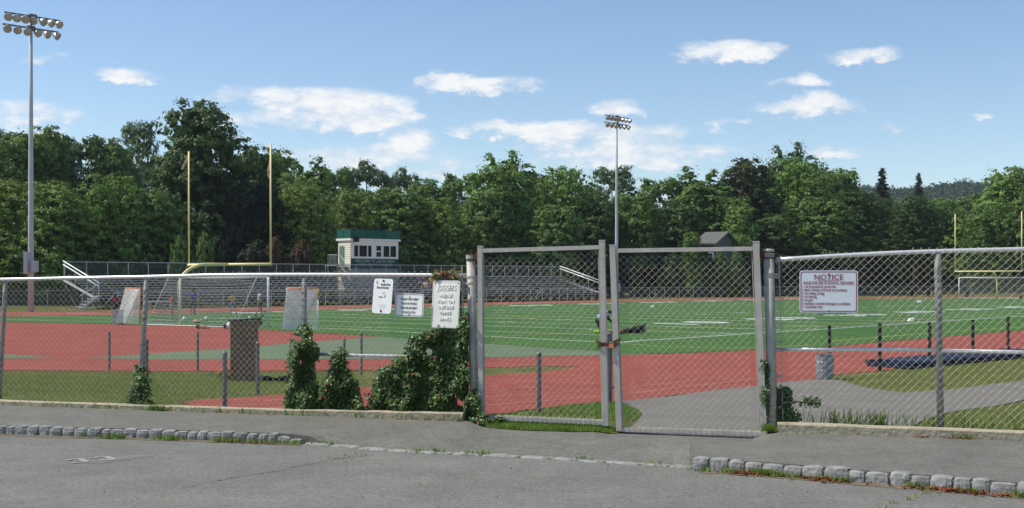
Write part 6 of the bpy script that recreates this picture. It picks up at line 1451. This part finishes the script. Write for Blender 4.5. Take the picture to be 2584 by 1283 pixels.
for (px, n) in [(225,5),(395,6),(560,10),(575,26),(620,14),(655,14),(700,12),(745,12),(800,10),(835,8),(1060,10),(1100,14),(1185,10),(1225,14),(1480,10),(1650,10),(290,12),(300,34),(435,30),(440,18),(1765,12),(1840,16),(1915,60),(1925,30),(1960,26),(1990,14),(2050,16),(2110,20),(2300,18),(2430,20),(2560,26)]:
    for _ in range(int(n*2)): p = kw_at(px+rnd.gauss(0, 15)); wp.append(Vector((p.x, p.y-abs(rnd.gauss(.02, .03))-.13*(px < 772 or px > 1750)*1.0+.03, .0)))
blades('kerb_weeds', wp, .052, M['grass'], 41, spread=.7, wd=.006)
wp = []
for px in [rnd.uniform(-50, 1165) for _ in range(160)]+[rnd.gauss(395, 12) for _ in range(90)]+[rnd.gauss(1940, 8) for _ in range(160)]+[rnd.gauss(2440, 20) for _ in range(40)]: p = onfence(px, -.18 if not 1925 < px < 1960 else -.1); wp.append(Vector((p.x, p.y+rnd.uniform(-.03, .03), .10)))
blades('fence_weeds', wp, .07, M['grass'], 42, spread=.6, wd=.006)
wp = []
for px in [rnd.gauss(2135, 22) for _ in range(70)]+[rnd.gauss(2215, 14) for _ in range(80)]+[rnd.uniform(1990, 2300) for _ in range(60)]+[rnd.uniform(2300, 2584) for _ in range(80)]: p = onfence(px, rnd.uniform(.0, .15)); wp.append(Vector((p.x, p.y, .08)))
blades('fence_weeds', wp, .24, M['grass'], 43, spread=.25, wd=.006)
lv = MB()
for k in range(620):
    px = rnd.choice((rnd.uniform(1800, 2600), rnd.uniform(2250, 2600), rnd.gauss(1880, 22), rnd.gauss(2070, 25), rnd.gauss(2400, 40), rnd.uniform(560, 700)))
    p = kw_at(px); p = Vector((p.x, p.y-.10-abs(rnd.gauss(.03, .05)), rnd.uniform(.003, .02))); a = Vector((rnd.uniform(-1, 1), rnd.uniform(-1, 1), rnd.uniform(-.3, .3))).normalized(); nrm = Vector((rnd.gauss(0, .3), rnd.gauss(0, .3), 1)).normalized(); b = nrm.cross(a).normalized(); s = rnd.uniform(.014, .034)*(1 if px > 1000 else .6)
    lv.face([p-a*s, p+b*s*.38+ZU*.005, p+a*s+ZU*.008, p-b*s*.38])
for k in range(90):
    px = rnd.choice((rnd.gauss(2450, 25), rnd.gauss(2320, 15), rnd.uniform(1000, 1160), rnd.uniform(500, 700))); p = onfence(px, -.19-abs(rnd.gauss(0, .02))); p.z = .108; a = Vector((rnd.uniform(-1, 1), rnd.uniform(-1, 1), 0)).normalized(); b = ZU.cross(a); s = rnd.uniform(.012, .028); lv.face([p-a*s, p+b*s*.4, p+a*s+ZU*.008, p-b*s*.4])
tag(lv.build('dead_leaves', M['deadleaf']), kind='stuff')
wp = []
for (x, y) in ((2225,1282),(2250,1270),(2290,1262),(2310,1255),(2335,1247),(2345,1243),(850,1158),(880,1152),(905,1149)):
    for _ in range(7): p = on_z(x+rnd.gauss(0, 7), y+rnd.gauss(0, 1), 0); wp.append(p)
blades('crack_weeds', wp, .028, M['drygrass'], 44, spread=.9, wd=.005)
db = MB()
for k in range(70):
    x, y = rnd.choice(((rnd.uniform(20, 2560), rnd.uniform(1130, 1280)), (rnd.uniform(20, 2560), rnd.uniform(1090, 1280)))); p = on_z(x, y, .006)
    if p.y > kw_at(x).y-.1: continue
    a = Vector((rnd.uniform(-1, 1), rnd.uniform(-1, 1), .2)).normalized(); b = ZU.cross(a).normalized(); s = rnd.uniform(.006, .016); db.face([p-a*s, p+b*s*.5, p+a*s+ZU*.006, p-b*s*.4])
tag(db.build('leaf_litter', M['deadleaf']), kind='stuff')
M['smear'] = mat('faded grey paint smear', (.27, .27, .25), .9, var=.2, scale=6, alpha=.45); sm_ = MB()
sm_.face([on_z(x, y, .004) for x, y in ((205,1168),(260,1158),(330,1150),(388,1150),(350,1156),(300,1162),(250,1170))]); tag(sm_.build('paint_smear', M['smear']), kind='structure')
# soil strip washed against the kerbs
so = MB(); M['soil'] = mat('washed soil', (.17, .135, .09), .95, var=.3, scale=9)
for (p0, p1, wd0) in ((1760, 2860, .16), (-200, 770, .09)):
    px = p0; prev = None
    while px <= p1:
        c = kw_at(px); w_ = wd0*(.7+.5*noise.noise(Vector((px*.03, 0, 0)))); q = (Vector((c.x, c.y-.02, .004)), Vector((c.x-.02, c.y-.10-w_, .003)))
        if prev: so.face([prev[1], q[1], q[0], prev[0]])
        prev = q; px += 14
tag(so.build('soil', M['soil']), kind='structure')

# ================================================================ HAZE
hz = MB(); hz.box((0, 560, 44), (2760, 1400, 94)); o = hz.build('haze', None); o.data.materials.clear()
hm = bpy.data.materials.new('haze'); hm.use_nodes = True; t = hm.node_tree; t.nodes.clear(); vo = t.nodes.new('ShaderNodeVolumePrincipled'); vo.inputs['Color'].default_value = (.80, .88, 1, 1); vo.inputs['Density'].default_value = .00014; vo.inputs['Anisotropy'].default_value = .2
om = t.nodes.new('ShaderNodeOutputMaterial'); t.links.new(vo.outputs[0], om.inputs['Volume']); o.data.materials.append(hm); o['kind'] = 'stuff'
